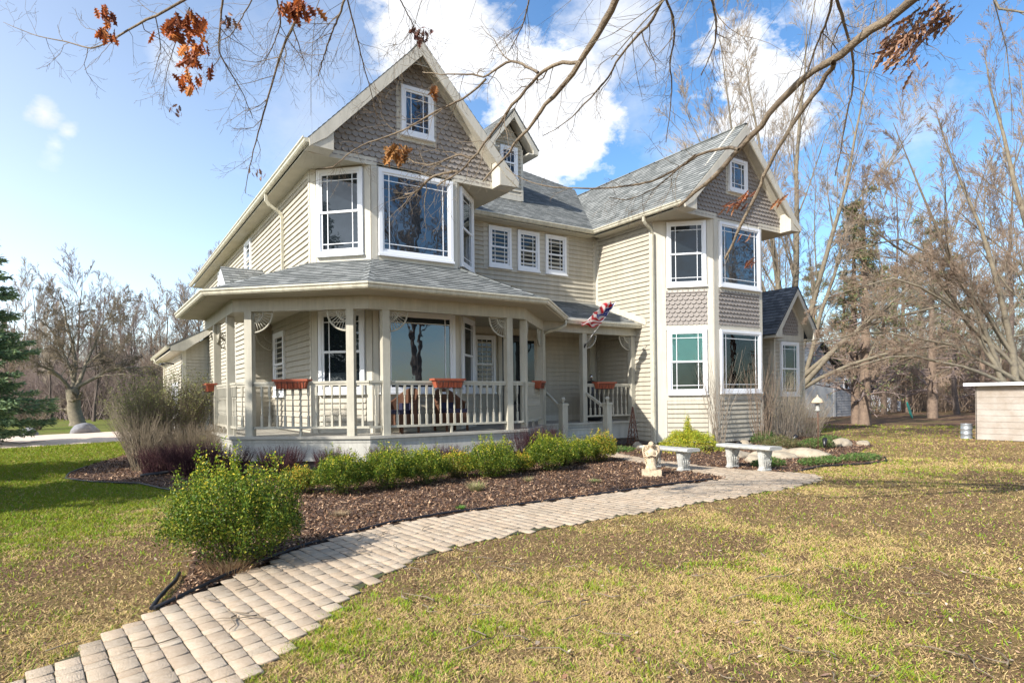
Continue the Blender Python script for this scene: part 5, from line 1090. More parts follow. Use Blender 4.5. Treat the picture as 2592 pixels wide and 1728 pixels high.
# wooden shed and barrel
t = thing('wooden_shed', 'weathered pale board shed with a thin flat roof at the right edge', 'shed', (22.4, 6.5, 0)); mb = MB()
SXX, SYY = 21.5, 8.1
mb.box((SXX+.03, SXX+3.2), (1.5, SYY-.02), (0, 1.58)); o = mb.build('wall', 'shedwood', t); mb = MB()
for k in range(9): z = .02+k*.175; mb.box((SXX, SXX+.03), (1.5, SYY), (z, z+.168)); mb.box((SXX, SXX+3.2), (SYY-.02, SYY+.01), (z, z+.168))
mb.build('boards', 'shedwood', t); mb = MB(); mb.box((SXX-.18, SXX+3.4), (1.3, SYY+.22), (1.60, 1.65)); mb.build('roof', 'zinc', t); mb = MB(); mb.box((SXX-.20, SXX-.18), (1.3, SYY+.24), (1.58, 1.665)); mb.build('fascia', 'white', t)
mb = MB(); mb.lathe([(.15, 0), (.155, .01), (.15, .02), (.15, .14), (.158, .15), (.15, .16), (.15, .29), (.158, .30), (.15, .31), (.15, .44), (.158, .45), (.13, .455)], (0, 0, 0), 18); o = mb.build('metal_barrel', 'zinc'); o.location = (21.9, 8.5, 0); tag(o, 'small ribbed grey metal barrel standing at the shed corner', 'barrel')
# barn
t = thing('barn', 'weathered grey clapboard barn with a steep gable, pale garage door and oval window', 'barn', (36, 22, 0)); BY = 21.6; O, U, Nn = face('front', BY); mb = MB()
mb.prism([(33.6, 0), (38.3, 0), (38.3, 2.35), (35.9, 4.3), (33.6, 2.35)], O, U, Z3, Nn, -6, 0); mb.prism([(38.3, 0), (41.6, 0), (41.6, 1.7), (38.3, 3.0)], O, U, Z3, Nn, -6, -.02); mb.build('wall', 'barn', t)
mb = MB(); courses(mb, O, U, Z3, Nn, [(33.6, 0), (38.3, 0), (38.3, 2.35), (35.9, 4.3), (33.6, 2.35)], .16, .02); courses(mb, Vector(O)+Vector((0, .02, 0)), U, Z3, Nn, [(38.3, 0), (41.6, 0), (41.6, 1.7), (38.3, 3.0)], .16, .02); mb.build('siding', 'barn', t)
mb = MB(); plane_poly(mb, [(33.2, BY+6, 2.1), (33.2, BY-.3, 2.1), (35.9, BY-.3, 4.5), (35.9, BY+6, 4.5)], (0, -1, 0), (2.7, 0, 2.4)); plane_poly(mb, [(38.3, BY-.3, 3.05), (38.3, BY+6, 3.05), (35.9, BY+6, 4.5), (35.9, BY-.3, 4.5)], (0, 1, 0), (-2.4, 0, 1.45)); plane_poly(mb, [(41.9, BY-.3, 1.65), (41.9, BY+6, 1.65), (38.3, BY+6, 3.08), (38.3, BY-.3, 3.08)], (0, 1, 0), (-3.6, 0, 1.43)); mb.build('roof', 'shingle_dark', t)
mb = MB(); mb.obox(O, U, Z3, Nn, (34.3, 37.4), (0, 2.15), (.02, .05)); mb.build('garage_door', 'barn_trim', t); mb = MB()
for a, b, c, d in ((34.15, 34.3, 0, 2.3), (37.4, 37.6, 0, 2.3), (34.3, 37.4, 2.15, 2.3), (39.7, 39.85, 0, 2.3)): mb.obox(O, U, Z3, Nn, (a, b), (c, d), (.02, .07))
mb.build('trim', 'barn_trim', t); mb = MB(); mb.prism([(38.85+.28*math.cos(a*.3927), 1.95+.42*math.sin(a*.3927)) for a in range(16)], O, U, Z3, Nn, .0, .05); w_ = mb.build('oval_window', 'white', t); mb = MB(); mb.prism([(38.85+.18*math.cos(a*.3927), 1.95+.32*math.sin(a*.3927)) for a in range(16)], O, U, Z3, Nn, .05, .06); mb.build('pane', 'dark', w_)
rock('snow_bank', (51, 27.6, 0), (3.2, 1.6, 1.0), 77, 'low white bank of old snow beyond the pine trunks', 'snow', cat='snow bank')
mb = MB(); mb.lathe([(.02, 0), (.42, .03), (.45, .06), (.4, .08)], n=20); o = mb.build('saucer_sled', 'teal'); o.location = (34.6, 16.0, .5); o.rotation_euler = (R(75), 0, R(20)); tag(o, 'small green saucer leaning in the shade by a dark trunk', 'sled')

# =================================================================== trees
def poly_line(pts, K):
    p = np.array(pts, float); s_ = np.r_[0, np.cumsum(np.linalg.norm(np.diff(p, axis=0), axis=1))]; q = np.linspace(0, s_[-1], K); return np.stack([np.interp(q, s_, p[:, i]) for i in range(3)], 1)
def bare_tree(name, label, group, stems, levels, seed, barkm='bark', twigm='twig', loc=(0, 0, 0), rz=0, rmin=.005):
    """stems: list of (points, r0, r1); levels: (per, t0, length, angle, up, K, rr, wig)"""
    g = np.random.default_rng(seed); t = thing(name, label, 'tree', loc, rz, group); K = 9
    P = np.stack([poly_line(s_[0], K) for s_ in stems]); P[:, 1:] += np.cumsum(g.normal(0, .07, (len(stems), K-1, 3))*[1, 1, .3], 1); Rr = np.stack([np.linspace(s_[1], s_[2], K) for s_ in stems]); Rr[:, 0] *= 1.25
    V, F = tubes([(P, Rr)], 9); o = objm('trunk', np_mesh('trunk', V, F, None, True), barkm); o.parent = t
    sets = []; sd = []; cur = (P, Rr)
    for i, (per, t0, ln, an, up, K2, rr, wig) in enumerate(levels): cur = children(cur[0], cur[1], per, t0, ln, an, up, g, K=K2, rr=rr, wig=wig, taper=.3, t1=.99); sets.append(cur); sd.append(6 if i == 0 else (4 if i == 1 else 3))
    V, F = tubes(sets[:1], 6); o = objm('limb', np_mesh('limb', V, F, None, True), barkm); o.parent = t
    V, F = tubes([(p_, np.maximum(q_, rmin)) for p_, q_ in sets[1:]], 3); o = objm('crown', np_mesh('crown', V, F), twigm); o.parent = t
    return t
LV = [(12, .25, -.42, 38, .22, 6, .55, .10), (8, .25, -.45, 36, .15, 5, .5, .12), (6, .2, -.45, 34, .10, 4, .55, .14), (5, .2, -.5, 34, .05, 3, .6, .15)]
protos = []
for i, (tw, lab) in enumerate((('woodtwig', 'a'), ('redtwig', 'b'), ('paletwig', 'c'), ('woodtwig', 'd'))):
    g = random.Random(90+i); H_ = 12
    st_ = [([(0, 0, 0), (g.uniform(-.3, .3), g.uniform(-.3, .3), H_*.4), (g.uniform(-.8, .8), g.uniform(-.8, .8), H_)], .13, .012)]
    if i % 2: st_.append(([(0.1, 0, 0), (.7, .3, H_*.4), (1.6, .8, H_*.85)], .09, .01))
    protos.append(bare_tree('woodland_tree', '', 'bare woodland trees', st_, [(13, .22, -.36, 34, .30, 5, .45, .09), (8, .15, -.48, 32, .25, 4, .5, .10), (6, .12, -.62, 26, .12, 3, .8, .08), (3, .2, -.6, 24, .1, 3, 1.0, .06)], 200+i, 'darkbark', tw, rmin=.009))
def pix_ground(px, depth):      # plan position on the bearing of an image column at a depth
    u = (px-1296)/FPX; c, s_ = math.cos(YAW), math.sin(YAW); return (c*u*depth+s_*depth, -s_*u*depth+c*depth)
WL_ = [(-60, 58, 1.1), (30, 66, 1.15), (95, 54, 1.05), (150, 70, 1.3), (205, 60, 1.28), (255, 52, .95), (300, 66, 1.15), (345, 57, .95), (385, 70, 1.1), (425, 60, 1.05), (462, 50, .85), (500, 62, 1.2), (540, 52, 1.15), (15, 48, .75), (125, 47, .7), (235, 46, .75), (330, 47, .72), (410, 48, .8), (480, 72, 1.3), (60, 74, 1.3), (180, 50, .7), (285, 74, 1.2)]
DESC = ['slim', 'forked', 'crooked', 'twin-stemmed']
for i, (px, dp, sc) in enumerate(WL_):
    p = pix_ground(px, dp); k = i % 4; lab = f'{["tall", "medium", "short"][0 if sc > 1.1 else (1 if sc > .9 else 2)]} {DESC[k]} leafless tree of the left woods, ' + ('near the spruce' if px < 90 else 'above the leaning apple tree' if px < 260 else 'in the middle of the gap' if px < 360 else 'just left of the garage' if px < 470 else 'rising behind the garage') + (', back row' if dp > 64 else ', front row' if dp < 51 else '')
    o = protos[k] if i < 4 else tree_copy(protos[k]); o.location = (*p, 0); o.rotation_euler = (0, 0, i*1.3); o.scale = (sc*.95, sc*.95, sc*.90); o['label'] = lab
# thicket at the foot of the woods
def thicket(name, pts, n, h, m, seed, label):
    g = np.random.default_rng(seed); P = np.array(pts); k = g.integers(0, len(P)-1, n); f = g.random(n)[:, None]; b = P[k]*(1-f)+P[k+1]*f; b = b+g.normal(0, 2.2, b.shape); K = 4; Q = np.zeros((n, K, 3)); Q[:, 0, :2] = b; d = g.normal(0, .35, (n, 3)); d[:, 2] = 1
    for j in range(1, K): d = d+g.normal(0, .22, (n, 3)); Q[:, j] = Q[:, j-1]+d/np.linalg.norm(d, axis=1, keepdims=True)*(h*g.uniform(.4, 1.1, n)/(K-1))[:, None]
    Rr = np.full((n, 1), .025)*np.linspace(1, .4, K)[None]; c = children(Q, Rr, 5, .15, h*.42, 42, .15, g, K=3, rr=.6); c2 = children(c[0], c[1], 3, .1, h*.2, 40, .1, g, K=3, rr=.8)
    V, F = tubes([(Q, Rr), c, c2], 3); tag(objm(name, np_mesh(name, V, F), m), label, 'woods', kind='stuff')
def bear(px, dp): return pix_ground(px, dp)
thicket('woods_thicket', [bear(-150, 56), bear(60, 54), bear(200, 56), bear(330, 53), bear(480, 54)], 1500, 5.5, 'woodtwig', 301, 'dense dark tangle of bare brush at the foot of the left woods')
thicket('woods_thicket', [bear(-150, 74), bear(200, 76), bear(520, 74)], 1700, 10.5, 'redtwig', 302, 'reddish haze of far treetops behind the left woods')
thicket('woods_thicket', [bear(1900, 66), bear(2200, 62), bear(2500, 64), bear(2800, 64)], 1700, 8, 'woodtwig', 303, 'dark tangle of brush behind the pines at the right')
thicket('woods_thicket', [bear(1960, 50), bear(2200, 48), bear(2500, 46), bear(2800, 46)], 500, 10, 'redtwig', 304, 'reddish haze of bare crowns among the pines at the right')
# leaning apple tree
bare_tree('apple_tree', 'low dark apple tree with drooping crown beyond the driveway', None, [([(0, 0, 0), (-.25, 0, 1.3), (-.2, 0, 2.2)], .40, .32), ([(-.2, 0, 2.0), (.6, .2, 4), (1.6, .3, 6.2), (2.9, .4, 7.4)], .13, .015), ([(-.3, 0, 1.9), (-1.4, -.3, 3.1), (-3.2, -.2, 4.2)], .13, .015), ([(-.2, 0, 2.1), (0, .5, 4.2), (-.4, .8, 7.8)], .14, .03), ([(-.2, 0, 2.2), (1.8, -.6, 3.4), (4.6, -.8, 3.6)], .12, .02), ([(-.2, 0, 2.3), (-1, .4, 4.6), (-1.8, .2, 6.6)], .10, .02)],
          [(14, .2, -.48, 44, -.02, 6, .42, .12), (10, .15, -.5, 38, -.04, 5, .5, .12), (7, .15, -.5, 38, -.05, 4, .6, .13), (4, .2, -.5, 34, 0, 3, .8, .1)], 310, 'bark', 'twig', (*bear(195, 38), 0), .3, .008)
twig_shrub('bare_shrub', (*bear(85, 33), 0), 'fan-shaped bare bush beyond the driveway left of the grey boulder', 'shrub', 'bare shrubs', 'twig', .3, 2.0, 60, .8, .018, 4, 311)
# spruce
def spruce(loc, H_, Rb, seed, label, n=62000):
    g = np.random.default_rng(seed); t = thing('spruce', label, 'tree', loc, 0); mb = MB(); mb.tube([(0, 0, 0), (0, 0, H_)], [.22, .02], 8); o = mb.build('trunk', 'darkbark'); o.parent = t
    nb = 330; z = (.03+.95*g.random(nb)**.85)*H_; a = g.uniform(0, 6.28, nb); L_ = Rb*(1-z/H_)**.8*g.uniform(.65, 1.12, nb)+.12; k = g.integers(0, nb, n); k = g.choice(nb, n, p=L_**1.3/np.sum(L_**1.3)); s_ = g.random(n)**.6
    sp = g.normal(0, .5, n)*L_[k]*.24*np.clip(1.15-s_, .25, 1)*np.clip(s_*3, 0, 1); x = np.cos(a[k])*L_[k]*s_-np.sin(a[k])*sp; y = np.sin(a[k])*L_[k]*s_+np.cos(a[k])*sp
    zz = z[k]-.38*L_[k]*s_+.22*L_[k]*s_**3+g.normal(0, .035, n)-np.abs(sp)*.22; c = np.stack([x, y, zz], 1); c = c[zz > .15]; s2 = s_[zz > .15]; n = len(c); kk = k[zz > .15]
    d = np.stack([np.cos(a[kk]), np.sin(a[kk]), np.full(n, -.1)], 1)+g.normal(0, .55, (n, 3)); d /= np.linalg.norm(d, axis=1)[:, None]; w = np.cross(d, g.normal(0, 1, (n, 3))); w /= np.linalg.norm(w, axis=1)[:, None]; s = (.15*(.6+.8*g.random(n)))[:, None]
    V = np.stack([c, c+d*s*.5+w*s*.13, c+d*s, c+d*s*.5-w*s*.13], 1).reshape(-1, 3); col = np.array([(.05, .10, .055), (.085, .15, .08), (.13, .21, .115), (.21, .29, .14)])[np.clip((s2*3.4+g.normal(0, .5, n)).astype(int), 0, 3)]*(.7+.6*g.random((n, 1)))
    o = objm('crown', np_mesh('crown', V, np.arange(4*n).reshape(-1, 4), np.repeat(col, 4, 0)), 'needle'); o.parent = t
    Pb = np.zeros((nb, 4, 3)); 
    for j in range(4): q = j/3; Pb[:, j] = np.stack([np.cos(a)*L_*q, np.sin(a)*L_*q, z-.38*L_*q+.22*L_*q**3], 1)
    V, F = tubes([(Pb, np.full((nb, 1), .025)*np.linspace(1, .25, 4)[None])], 4); o = objm('branch', np_mesh('branch', V, F), 'darkbark'); o.parent = t
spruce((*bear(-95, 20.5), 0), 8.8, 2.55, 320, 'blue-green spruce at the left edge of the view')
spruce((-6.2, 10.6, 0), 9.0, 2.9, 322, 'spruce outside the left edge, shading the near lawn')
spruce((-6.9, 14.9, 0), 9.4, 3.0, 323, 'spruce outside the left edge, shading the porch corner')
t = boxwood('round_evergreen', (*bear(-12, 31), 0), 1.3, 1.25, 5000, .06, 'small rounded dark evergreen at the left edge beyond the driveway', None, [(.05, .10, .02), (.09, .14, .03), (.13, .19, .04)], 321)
# maple behind the house, right side
mp_ = bear(1985, 27.5)
sv = lambda a, b, c: (a, b, c)
stems = []
for dx, dxt, h_, r_ in ((-.6, -3.4, 14, .12), (.1, -1.2, 17, .18), (.5, .6, 18, .20), (.9, 2.4, 16.5, .16), (1.1, 3.8, 12.5, .12), (-.2, -2.2, 16.5, .14)):
    stems.append(([(dx*.3, 0, 0), (dx*1.2, random.uniform(-.5, .5), 4.2), (dx+dxt*.5, random.uniform(-.8, .8), 9.5), (dx+dxt, random.uniform(-1.2, 1.2), h_)], r_, .012))
stems.append(([(.6, 0, 1.6), (2.2, -.4, 3.6), (5.4, -.9, 6.2), (8.2, -1.4, 7.6)], .12, .02)); stems.append(([(.5, 0, 1.5), (2.4, -.4, 2.5), (4.4, -.6, 3.2), (7.2, -1.0, 3.3), (9.8, -1.4, 3.8)], .09, .02)); stems.append(([(.6, 0, 2.0), (3.2, -.3, 4.2), (7.6, -1.2, 5.2), (11, -1.6, 5.4)], .09, .02))
bare_tree('maple_tree', 'big multi-stemmed bare maple rising behind the small gabled window', None, stems, [(14, .25, -.32, 30, .34, 6, .38, .08), (8, .2, -.42, 34, .16, 5, .5, .10), (7, .15, -.62, 26, .10, 4, .6, .09), (4, .15, -.62, 24, .04, 3, .85, .08)], 330, 'bark', 'paletwig', (*mp_, 0), -YAW, .0055)
# arching bare tree at the far right
stems = []
for dx, dxt, h_, r_ in ((-.3, -2.8, 10.5, .13), (.1, -.6, 13, .17), (.4, 2.2, 12, .15), (-.6, -5.4, 7.6, .10), (.2, .9, 12.5, .13), (-.5, -4.2, 9.5, .10)):
    stems.append(([(dx*.5, 0, 0), (dx*1.4, 0, 2.0), (dx+dxt*.45, random.uniform(-.6, .6), 5.4), (dx+dxt, random.uniform(-1.2, 1.2), h_)], r_, .01))
for dxt, h_, z0 in ((-6.2, 4.6, 1.8), (-7.0, 3.3, 1.6), (-5.6, 6.2, 2.2), (-6.6, 2.4, 1.5), (-4.8, 5.0, 1.9)):
    stems.append(([(-.1, 0, z0), (dxt*.35, random.uniform(-.6, .3), z0+(h_-z0)*.75), (dxt*.7, random.uniform(-1, .4), h_+.2), (dxt, random.uniform(-1, .4), h_-.3)], .06, .016))
bare_tree('arching_tree', 'wide bare tree with arching reddish twigs at the right edge', None, stems, [(10, .2, -.36, 32, .12, 6, .34, .09), (9, .15, -.42, 36, .04, 5, .5, .12), (8, .12, -.60, 28, -.01, 4, .65, .11), (4, .15, -.62, 26, -.02, 3, .85, .10)], 331, 'bark', 'redtwig', (*bear(2600, 20), 0), -YAW, .004)
# tall thin trees behind the wing
for i, (px, dp, sc, lab) in enumerate(((1760, 44, 1.30, 'tall thin pale tree rising behind the wing ridge, left of the gable peak'), (1900, 40, 1.22, 'tall thin pale tree just behind the wing gable peak'), (1650, 52, 1.15, 'faint bare tree seen over the wing roof slope'), (2260, 46, 1.35, 'tall straight bare tree between the maple and the arching tree'), (2420, 40, 1.15, 'tall bare tree rising above the pines at the right'), (2560, 34, 1.15, 'tall bare tree at the right edge behind the arching tree'))):
    o = tree_copy(protos[2]); o.location = (*bear(px, dp), 0); o.scale = (sc*1.05, sc*1.05, sc*1.05); o.rotation_euler = (0, 0, i*2.1); o['label'] = lab; o['group'] = 'tall bare trees behind the house'; o.name = 'bare_tree'
# pines
def pine(name, H_, seed, r_=.34, dens=1.0, col=None):
    g = np.random.default_rng(seed); t = thing(name, '', 'tree', (0, 0, 0), 0, 'pines at the right'); P = poly_line([(0, 0, 0), (g.uniform(-.3, .3), 0, H_*.4), (g.uniform(-.4, .4), 0, H_)], 9)[None]; Rr = np.linspace(r_, .04, 9)[None]
    V, F = tubes([(P, Rr)], 9); o = objm('trunk', np_mesh('trunk', V, F, None, True), 'pinebark'); o.parent = t
    c1 = children(P, Rr, 56, .10, 3.3, 82, .0, g, K=5, rr=.28, wig=.10, lenfall=.75); c2 = children(c1[0], c1[1], 7, .2, -.4, 45, .05, g, K=3, rr=.6); c3 = children(c2[0], c2[1], 3, .2, -.5, 40, .05, g, K=3, rr=.8)
    V, F = tubes([c1, c2, c3], 3); o = objm('branch', np_mesh('branch', V, F), 'woodtwig'); o.parent = t
    tips = np.concatenate([c2[0][:, 1:].reshape(-1, 3), c3[0][:, 1:].reshape(-1, 3)]); hh = tips[:, 2]/H_; tips = tips[g.random(len(tips)) < np.clip((hh-.22)*.9, .05, .5)*dens]; rep = 9; c = np.repeat(tips, rep, 0)+g.normal(0, .09, (len(tips)*rep, 3)); n = len(c)
    d = g.normal(0, 1, (n, 3)); d[:, 2] += .4; d /= np.linalg.norm(d, axis=1)[:, None]; w = np.cross(d, g.normal(0, 1, (n, 3))); w /= np.linalg.norm(w, axis=1)[:, None]; s = .22; cols = np.array(col or [(.11, .15, .06), (.15, .19, .08), (.20, .22, .10), (.25, .20, .11), (.30, .20, .12)])
    V = np.stack([c, c+d*s*.5+w*s*.10, c+d*s, c+d*s*.5-w*s*.10], 1).reshape(-1, 3); cc = cols[g.integers(0, len(cols), n)]*(.7+.6*g.random((n, 1))); o = objm('crown', np_mesh('crown', V, np.arange(4*n).reshape(-1, 4), np.repeat(cc, 4, 0)), 'needle'); o.parent = t; return t
PP = [pine('pine_tree', 13, 340, .33), pine('pine_tree', 14, 341, .30)]
PI = [((28.3, 14.9), .80, 'nearest thick pine trunk right of the barn'), ((28.9, 15.6), .72, 'second trunk close behind the nearest pine'), ((38.1, 16.4), .85, 'broad dark pine trunk before the snow bank'), (bear(2235, 42), .72, 'pine behind the green saucer'), (bear(2290, 46), .85, 'slim pine between the saucer and the broad trunk'), (bear(2420, 48), .85, 'pine just left of the shed roof'), (bear(2480, 42), .7, 'pine behind the shed corner'), (bear(2560, 46), .8, 'pine at the right edge behind the shed'), (bear(2140, 50), .85, 'pine above the barn lean-to'), (bear(2060, 54), .9, 'pine rising behind the barn peak'), (bear(2330, 54), .95, 'tall pine in the middle of the pine row'), (bear(2190, 56), 1.05, 'highest pine behind the nearest trunks'), (bear(2640, 40), .8, 'pine just beyond the right edge'), (bear(2385, 58), .9, 'far pine behind the snow bank')]
for i, (p, sc, lab) in enumerate(PI): o = PP[i] if i < 2 else tree_copy(PP[i % 2]); o.location = (*p, 0); o.scale = (sc,)*3; o.rotation_euler = (0, 0, i*1.9); o['label'] = lab

# the oak whose limbs hang over the lawn
def at(x, y, dist): r_ = ray(x, y); d = Vector((r_.x, r_.y, 0)).dot(Vector((math.sin(YAW), math.cos(YAW), 0))); return Vector((0, 0, EYE))+r_*(dist/d)
LIMB = [ # image trace, depth start -> end, radius start -> end
 ([(2318, -5), (2264, 36), (2211, 68), (2157, 114), (2114, 157), (2064, 179), (2021, 207), (1979, 246), (1950, 286), (1907, 343), (1868, 380), (1805, 447), (1775, 470), (1742, 502), (1715, 525)], 4.7, 6.2, .036, .016),
 ([(2112, 160), (2107, 171), (2079, 214), (2046, 250), (2021, 296), (1971, 368), (1943, 425), (1918, 479), (1882, 557), (1860, 605), (1835, 657)], 5.0, 5.9, .021, .011),
 ([(1870, 378), (1850, 373), (1835, 372), (1792, 385), (1760, 392), (1720, 427), (1692, 442), (1655, 460), (1605, 470), (1530, 476), (1480, 477), (1390, 474), (1320, 455), (1280, 425)], 5.6, 7.0, .016, .004),
 ([(1760, 392), (1742, 407), (1705, 437), (1667, 472), (1617, 497), (1580, 507), (1542, 500)], 5.9, 6.6, .009, .004),
 ([(1561, -5), (1536, 51), (1502, 110), (1468, 157), (1446, 191), (1425, 221), (1383, 259), (1353, 306), (1315, 349), (1272, 404), (1221, 461)], 4.3, 5.3, .025, .006),
 ([(1468, 157), (1425, 157), (1383, 174), (1361, 191), (1332, 225), (1298, 264), (1264, 310), (1230, 361), (1191, 408), (1162, 438), (1106, 470)], 4.6, 5.5, .015, .006),
 ([(1162, 434), (1145, 434), (1094, 447), (1070, 470), (1050, 488), (1026, 493)], 5.4, 5.8, .012, .008),
 ([(1361, 186), (1315, 157), (1289, 153), (1255, 174), (1230, 200), (1191, 187), (1128, 189), (1085, 185), (1070, 183)], 4.7, 5.3, .011, .004),
 ([(1230, 200), (1204, 230), (1170, 251), (1130, 268), (1085, 293), (1040, 322), (990, 342), (915, 367), (880, 390), (845, 425), (807, 425)], 5.0, 5.9, .009, .004),
 ([(1198, 402), (1160, 390), (1120, 408), (1085, 418), (1050, 412), (1032, 400)], 5.4, 5.7, .010, .006),
 ([(1680, -5), (1646, 64), (1604, 98), (1565, 149), (1544, 191), (1510, 234), (1451, 293), (1417, 323), (1374, 344)], 4.8, 6.2, .012, .003),
 ([(1685, -5), (1706, 47), (1708, 110), (1693, 153), (1702, 213), (1697, 276), (1685, 361)], 4.9, 6.0, .010, .003),
 ([(1801, -5), (1814, 51), (1812, 98), (1795, 149), (1774, 191)], 4.8, 5.3, .010, .004),
 ([(760, -5), (748, 56), (720, 112), (702, 159), (692, 201), (674, 267), (655, 327), (641, 384), (631, 430), (620, 491)], 5.2, 6.4, .013, .003),
 ([(480, -8), (398, 37), (346, 65), (290, 98), (234, 126), (178, 108), (108, 96), (47, 75), (9, 56)], 5.0, 6.0, .011, .002),
 ([(564, -5), (557, 70), (552, 131), (585, 187), (615, 235), (640, 300)], 5.2, 6.0, .009, .003),
 ([(875, -5), (828, 117), (805, 192)], 5.0, 5.5, .009, .004), ([(878, -5), (898, 70), (917, 154), (940, 234), (955, 300)], 5.1, 6.0, .007, .003),
 ([(2118, -5), (2136, 54), (2154, 114), (2162, 171), (2161, 214), (2143, 293), (2132, 357), (2114, 446)], 5.4, 6.6, .014, .005),
 ([(2107, -5), (2095, 48), (2079, 86), (2064, 121), (2046, 179), (2029, 246), (2000, 314)], 5.2, 6.2, .012, .004),
 ([(1340, -5), (1325, 60), (1300, 110), (1285, 135)], 5.2, 5.6, .007, .003), ([(1010, -5), (1045, 60), (1058, 110)], 5.0, 5.4, .005, .003), ([(2330, 20), (2300, 45), (2310, 70), (2340, 60)], 4.8, 5.0, .008, .004), ([(480, 20), (462, 60), (440, 120), (420, 190), (412, 260)], 5.2, 5.9, .005, .002), ([(640, -5), (610, 50), (585, 90), (545, 110)], 5.3, 5.7, .006, .003), ([(700, -5), (712, 60), (690, 120), (665, 165)], 5.3, 5.9, .008, .003)]
oak = thing('oak_tree', 'overhanging oak with thick bare limbs and clinging russet leaves across the top', 'tree', (6.4, -.6, 0)); g = np.random.default_rng(400)
TOP = np.array([6.4, -.6, 4.2]); main = []; Ks = 22; PL = []; RL = []; starts = []
for tr, d0, d1, r0, r1 in LIMB:
    pts = [np.array(at(x, y, d0+(d1-d0)*i/(len(tr)-1))) for i, (x, y) in enumerate(tr)]; p = poly_line(pts, Ks); sm = p.copy(); sm[1:-1] = (p[:-2]+2*p[1:-1]+p[2:])/4; sm += g.normal(0, r0*.22, sm.shape); PL.append(sm); RL.append(np.linspace(r0, r1, Ks)*(1+g.normal(0, .05, Ks)))
    if tr[0][1] < 5: starts.append((pts[0], r0))
PL = np.stack(PL); RL = np.stack(RL); V, F = tubes([(PL, RL)], 8); o = objm('limb', np_mesh('limb', V, F, None, True), 'barklimb'); attach(o, oak)
# trunk and the parts of the limbs above the frame
tr_ = [(np.array([[6.4, -.6, 0], [6.45, -.55, 1.5], [6.35, -.6, 3.0], [6.4, -.6, 4.4]]), .42, .30)]
up_ = []
for p0_, r0 in starts:
    mid = (p0_+TOP)/2+np.array([0, 0, 1.1]); up_.append((np.array([TOP, TOP*.7+p0_*.3+np.array([0, 0, .9]), mid*.55+p0_*.45+np.array([0, 0, .25]), p0_]), max(.035, r0*2.2), r0))
P = np.stack([poly_line(a, 10) for a, _, _ in tr_+up_]); Rr = np.stack([np.linspace(b, c, 10) for _, b, c in tr_+up_]); V, F = tubes([(P, Rr)], 9); o = objm('trunk', np_mesh('trunk', V, F, None, True), 'bark'); attach(o, oak)
# twigs: short on the thick limbs, fine and long elsewhere
thin = RL[:, 0] < .0145
c1 = children(PL, np.minimum(RL, .009), 7, .12, .34, 42, -.05, g, K=6, rr=.42, wig=.22, taper=.35)
c1b = children(PL[thin], RL[thin], 9, .08, .62, 44, -.10, g, K=7, rr=.55, wig=.20, taper=.3)
c2 = children(c1[0], c1[1], 3, .25, .15, 42, -.03, g, K=4, rr=.6, wig=.2); c2b = children(c1b[0], c1b[1], 4, .15, .24, 42, -.06, g, K=4, rr=.6, wig=.2); c3b = children(c2b[0], c2b[1], 2, .2, .09, 40, -.02, g, K=3, rr=.8, wig=.2)
sets = [c1, c1b, c2, c2b, c3b]; sets = [(a, np.maximum(b, .0011)) for a, b in sets]
V, F = tubes(sets, 3); o = objm('twigs', np_mesh('twigs', V, F), 'barklimb'); attach(o, oak)
# upper crown (above the view; shades the lawn)
cu = children(P[1:], Rr[1:]*.8, 6, .1, 2.6, 45, .35, g, K=6, rr=.5, wig=.14); cv = children(cu[0], cu[1], 6, .15, 1.2, 40, .1, g, K=4, rr=.5); cw = children(cv[0], cv[1], 5, .15, .6, 40, .0, g, K=3, rr=.6)
V, F = tubes([cu, cv, cw], 4); me = np_mesh('crown', V, F); o = objm('crown', me, 'bark'); attach(o, oak)
# oak leaves
LEAF = [(0, 0), (.10, .03), (.18, .16), (.26, .07), (.36, .26), (.46, .09), (.58, .30), (.68, .10), (.80, .20), (.86, .07), (1, 0)]
def leaf_cluster(cx_, cy_, dist, w, h, n, ln, cols, seed, narrow=1.0, dirv=None):
    gg = random.Random(seed); V = []; F = []; C = []; m1 = len(LEAF); n = max(2, int(n*(2.1 if narrow == 1 else 1.4))); ln *= 1.25
    for _ in range(n):
        c = at(cx_+gg.gauss(0, .30)*w, cy_+gg.gauss(0, .30)*h, dist)+Vector((gg.gauss(0, .03), gg.gauss(0, .03), 0)); d = Vector((gg.gauss(0, .5), gg.gauss(0, .5), -1-.3*gg.random())) if dirv is None else Vector(dirv)+Vector((gg.gauss(0, .25), gg.gauss(0, .25), gg.gauss(0, .2))); d.normalize()
        sidev = d.cross(Vector((gg.gauss(0, 1), gg.gauss(0, 1), gg.gauss(0, .3)))).normalized(); nn = d.cross(sidev); L_ = ln*gg.uniform(.75, 1.2); bend = gg.uniform(-.35, .35); cur = gg.uniform(.0, .5); col = np.array(gg.choice(cols))*gg.uniform(.7, 1.25); b = len(V)
        for t_, q in LEAF: V.append(c+d*(t_*L_)+nn*(bend*t_*t_*L_)); C.append(col*.8)
        for s_ in (-1, 1):
            for t_, q in LEAF: V.append(c+d*(t_*L_)+sidev*(s_*q*L_*1.05*narrow)+nn*(bend*t_*t_*L_+cur*q*L_)); C.append(col)
        for s_ in (0, 1):
            o_ = b+m1*(1+s_)
            for i in range(m1-1): F.append((b+i, b+i+1, o_+i+1, o_+i))
    o = objm('leaf_cluster', np_mesh('leaves', np.array([tuple(v) for v in V]), F, np.array(C)), 'oakleaf'); attach(o, oak)
RU = [(.50, .14, .035), (.36, .10, .03), (.58, .22, .06), (.25, .075, .03)]; TN = [(.42, .20, .06), (.34, .14, .04), (.5, .27, .1)]; BR = [(.20, .10, .065), (.28, .15, .10), (.13, .07, .05), (.38, .22, .14)]
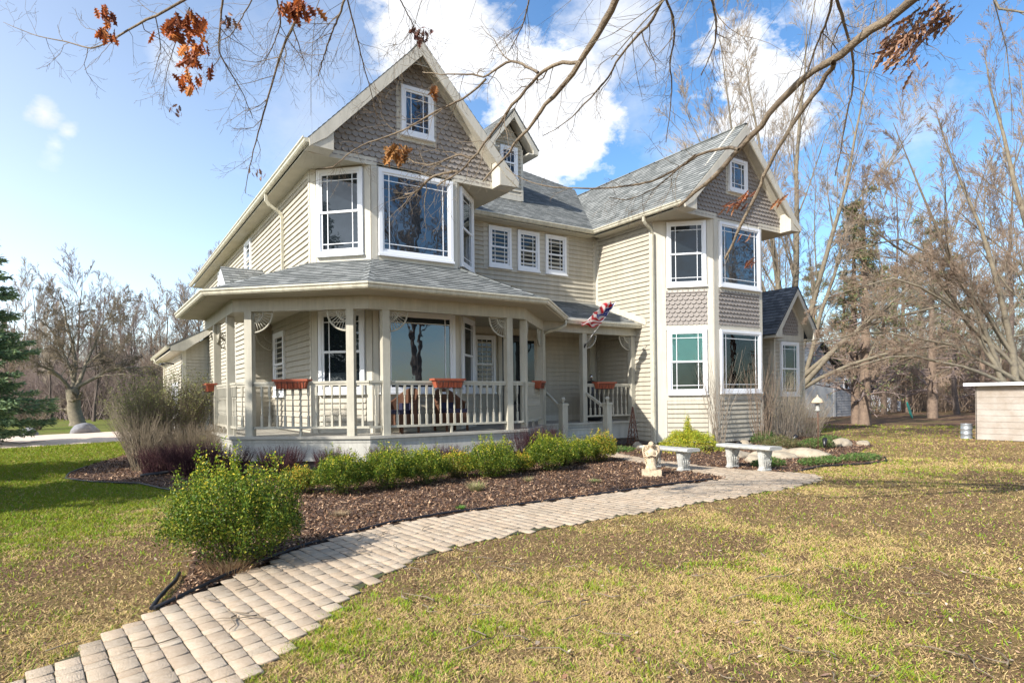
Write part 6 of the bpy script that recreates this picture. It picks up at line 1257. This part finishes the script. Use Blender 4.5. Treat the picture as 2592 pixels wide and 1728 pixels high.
for i, (x, y, dst, w, h, n, ln, cols) in enumerate([(268, 35, 5.2, 30, 30, 6, .085, RU), (275, 75, 5.2, 34, 34, 7, .085, RU), (445, 60, 5.1, 60, 60, 13, .11, RU), (490, 40, 5.1, 45, 35, 7, .10, RU), (502, 125, 5.1, 50, 70, 12, .10, RU), (482, 190, 5.1, 46, 40, 9, .09, RU), (755, 8, 5.0, 50, 36, 13, .10, RU), (575, 45, 5.3, 18, 30, 5, .06, BR), (1068, 82, 5.3, 34, 22, 7, .07, [(.2, .08, .07), (.3, .13, .1)]), (1008, 372, 5.7, 56, 24, 10, .11, TN), (1092, 222, 5.2, 14, 20, 3, .09, TN), (650, 430, 6.3, 14, 22, 4, .05, BR), (448, 272, 5.9, 10, 14, 3, .05, BR)]):
    leaf_cluster(x, y, dst, w, h, n, ln, cols, 500+i)
wd = (at(2200, 200, 5)-at(2260, 120, 5)).normalized()
for i, (x, y, w, h, n, ln) in enumerate([(2395, 20, 80, 60, 40, .15), (2350, 45, 70, 60, 30, .15), (2310, 80, 70, 60, 34, .15), (2275, 110, 60, 60, 34, .14), (2315, 145, 40, 46, 14, .13), (2270, 55, 40, 40, 8, .12)]): leaf_cluster(x, y, 4.8, w, h, int(n*.5), ln*1.05, [(.42, .25, .16), (.34, .19, .12), (.24, .13, .08), (.5, .32, .22)], 600+i, .34, wd)
for i, (x, y, w, h, n, ln, dd) in enumerate([(1895, 488, 20, 16, 5, .10, 5.7), (1862, 512, 26, 14, 6, .10, 5.8), (1985, 492, 24, 12, 3, .10, 5.9), (1912, 652, 22, 16, 5, .09, 5.8), (1885, 588, 12, 8, 2, .08, 5.8)]): leaf_cluster(x, y, dd, w, h, n, ln, [(.45, .16, .07), (.5, .24, .12), (.3, .12, .07)], 620+i, .45, wd)

# trees across the garden, seen only in the window glass
for i, (x, y, sc, lab) in enumerate(((13.8, -5, 1.35, 'bare tree beyond the lawn behind the viewpoint, nearest the house axis'), (34, -3, 1.35, 'bare tree behind the viewpoint, farther right'), (9, -16, 1.1, 'bare tree behind the viewpoint, farther back'), (24, 0, 1.1, 'bare tree behind the viewpoint toward the shed'))):
    o = tree_copy(protos[(i+1) % 4]); o.location = (x, y, 0); o.scale = (sc,)*3; o['label'] = lab; o['group'] = 'bare trees behind the viewpoint'; o.name = 'bare_tree'
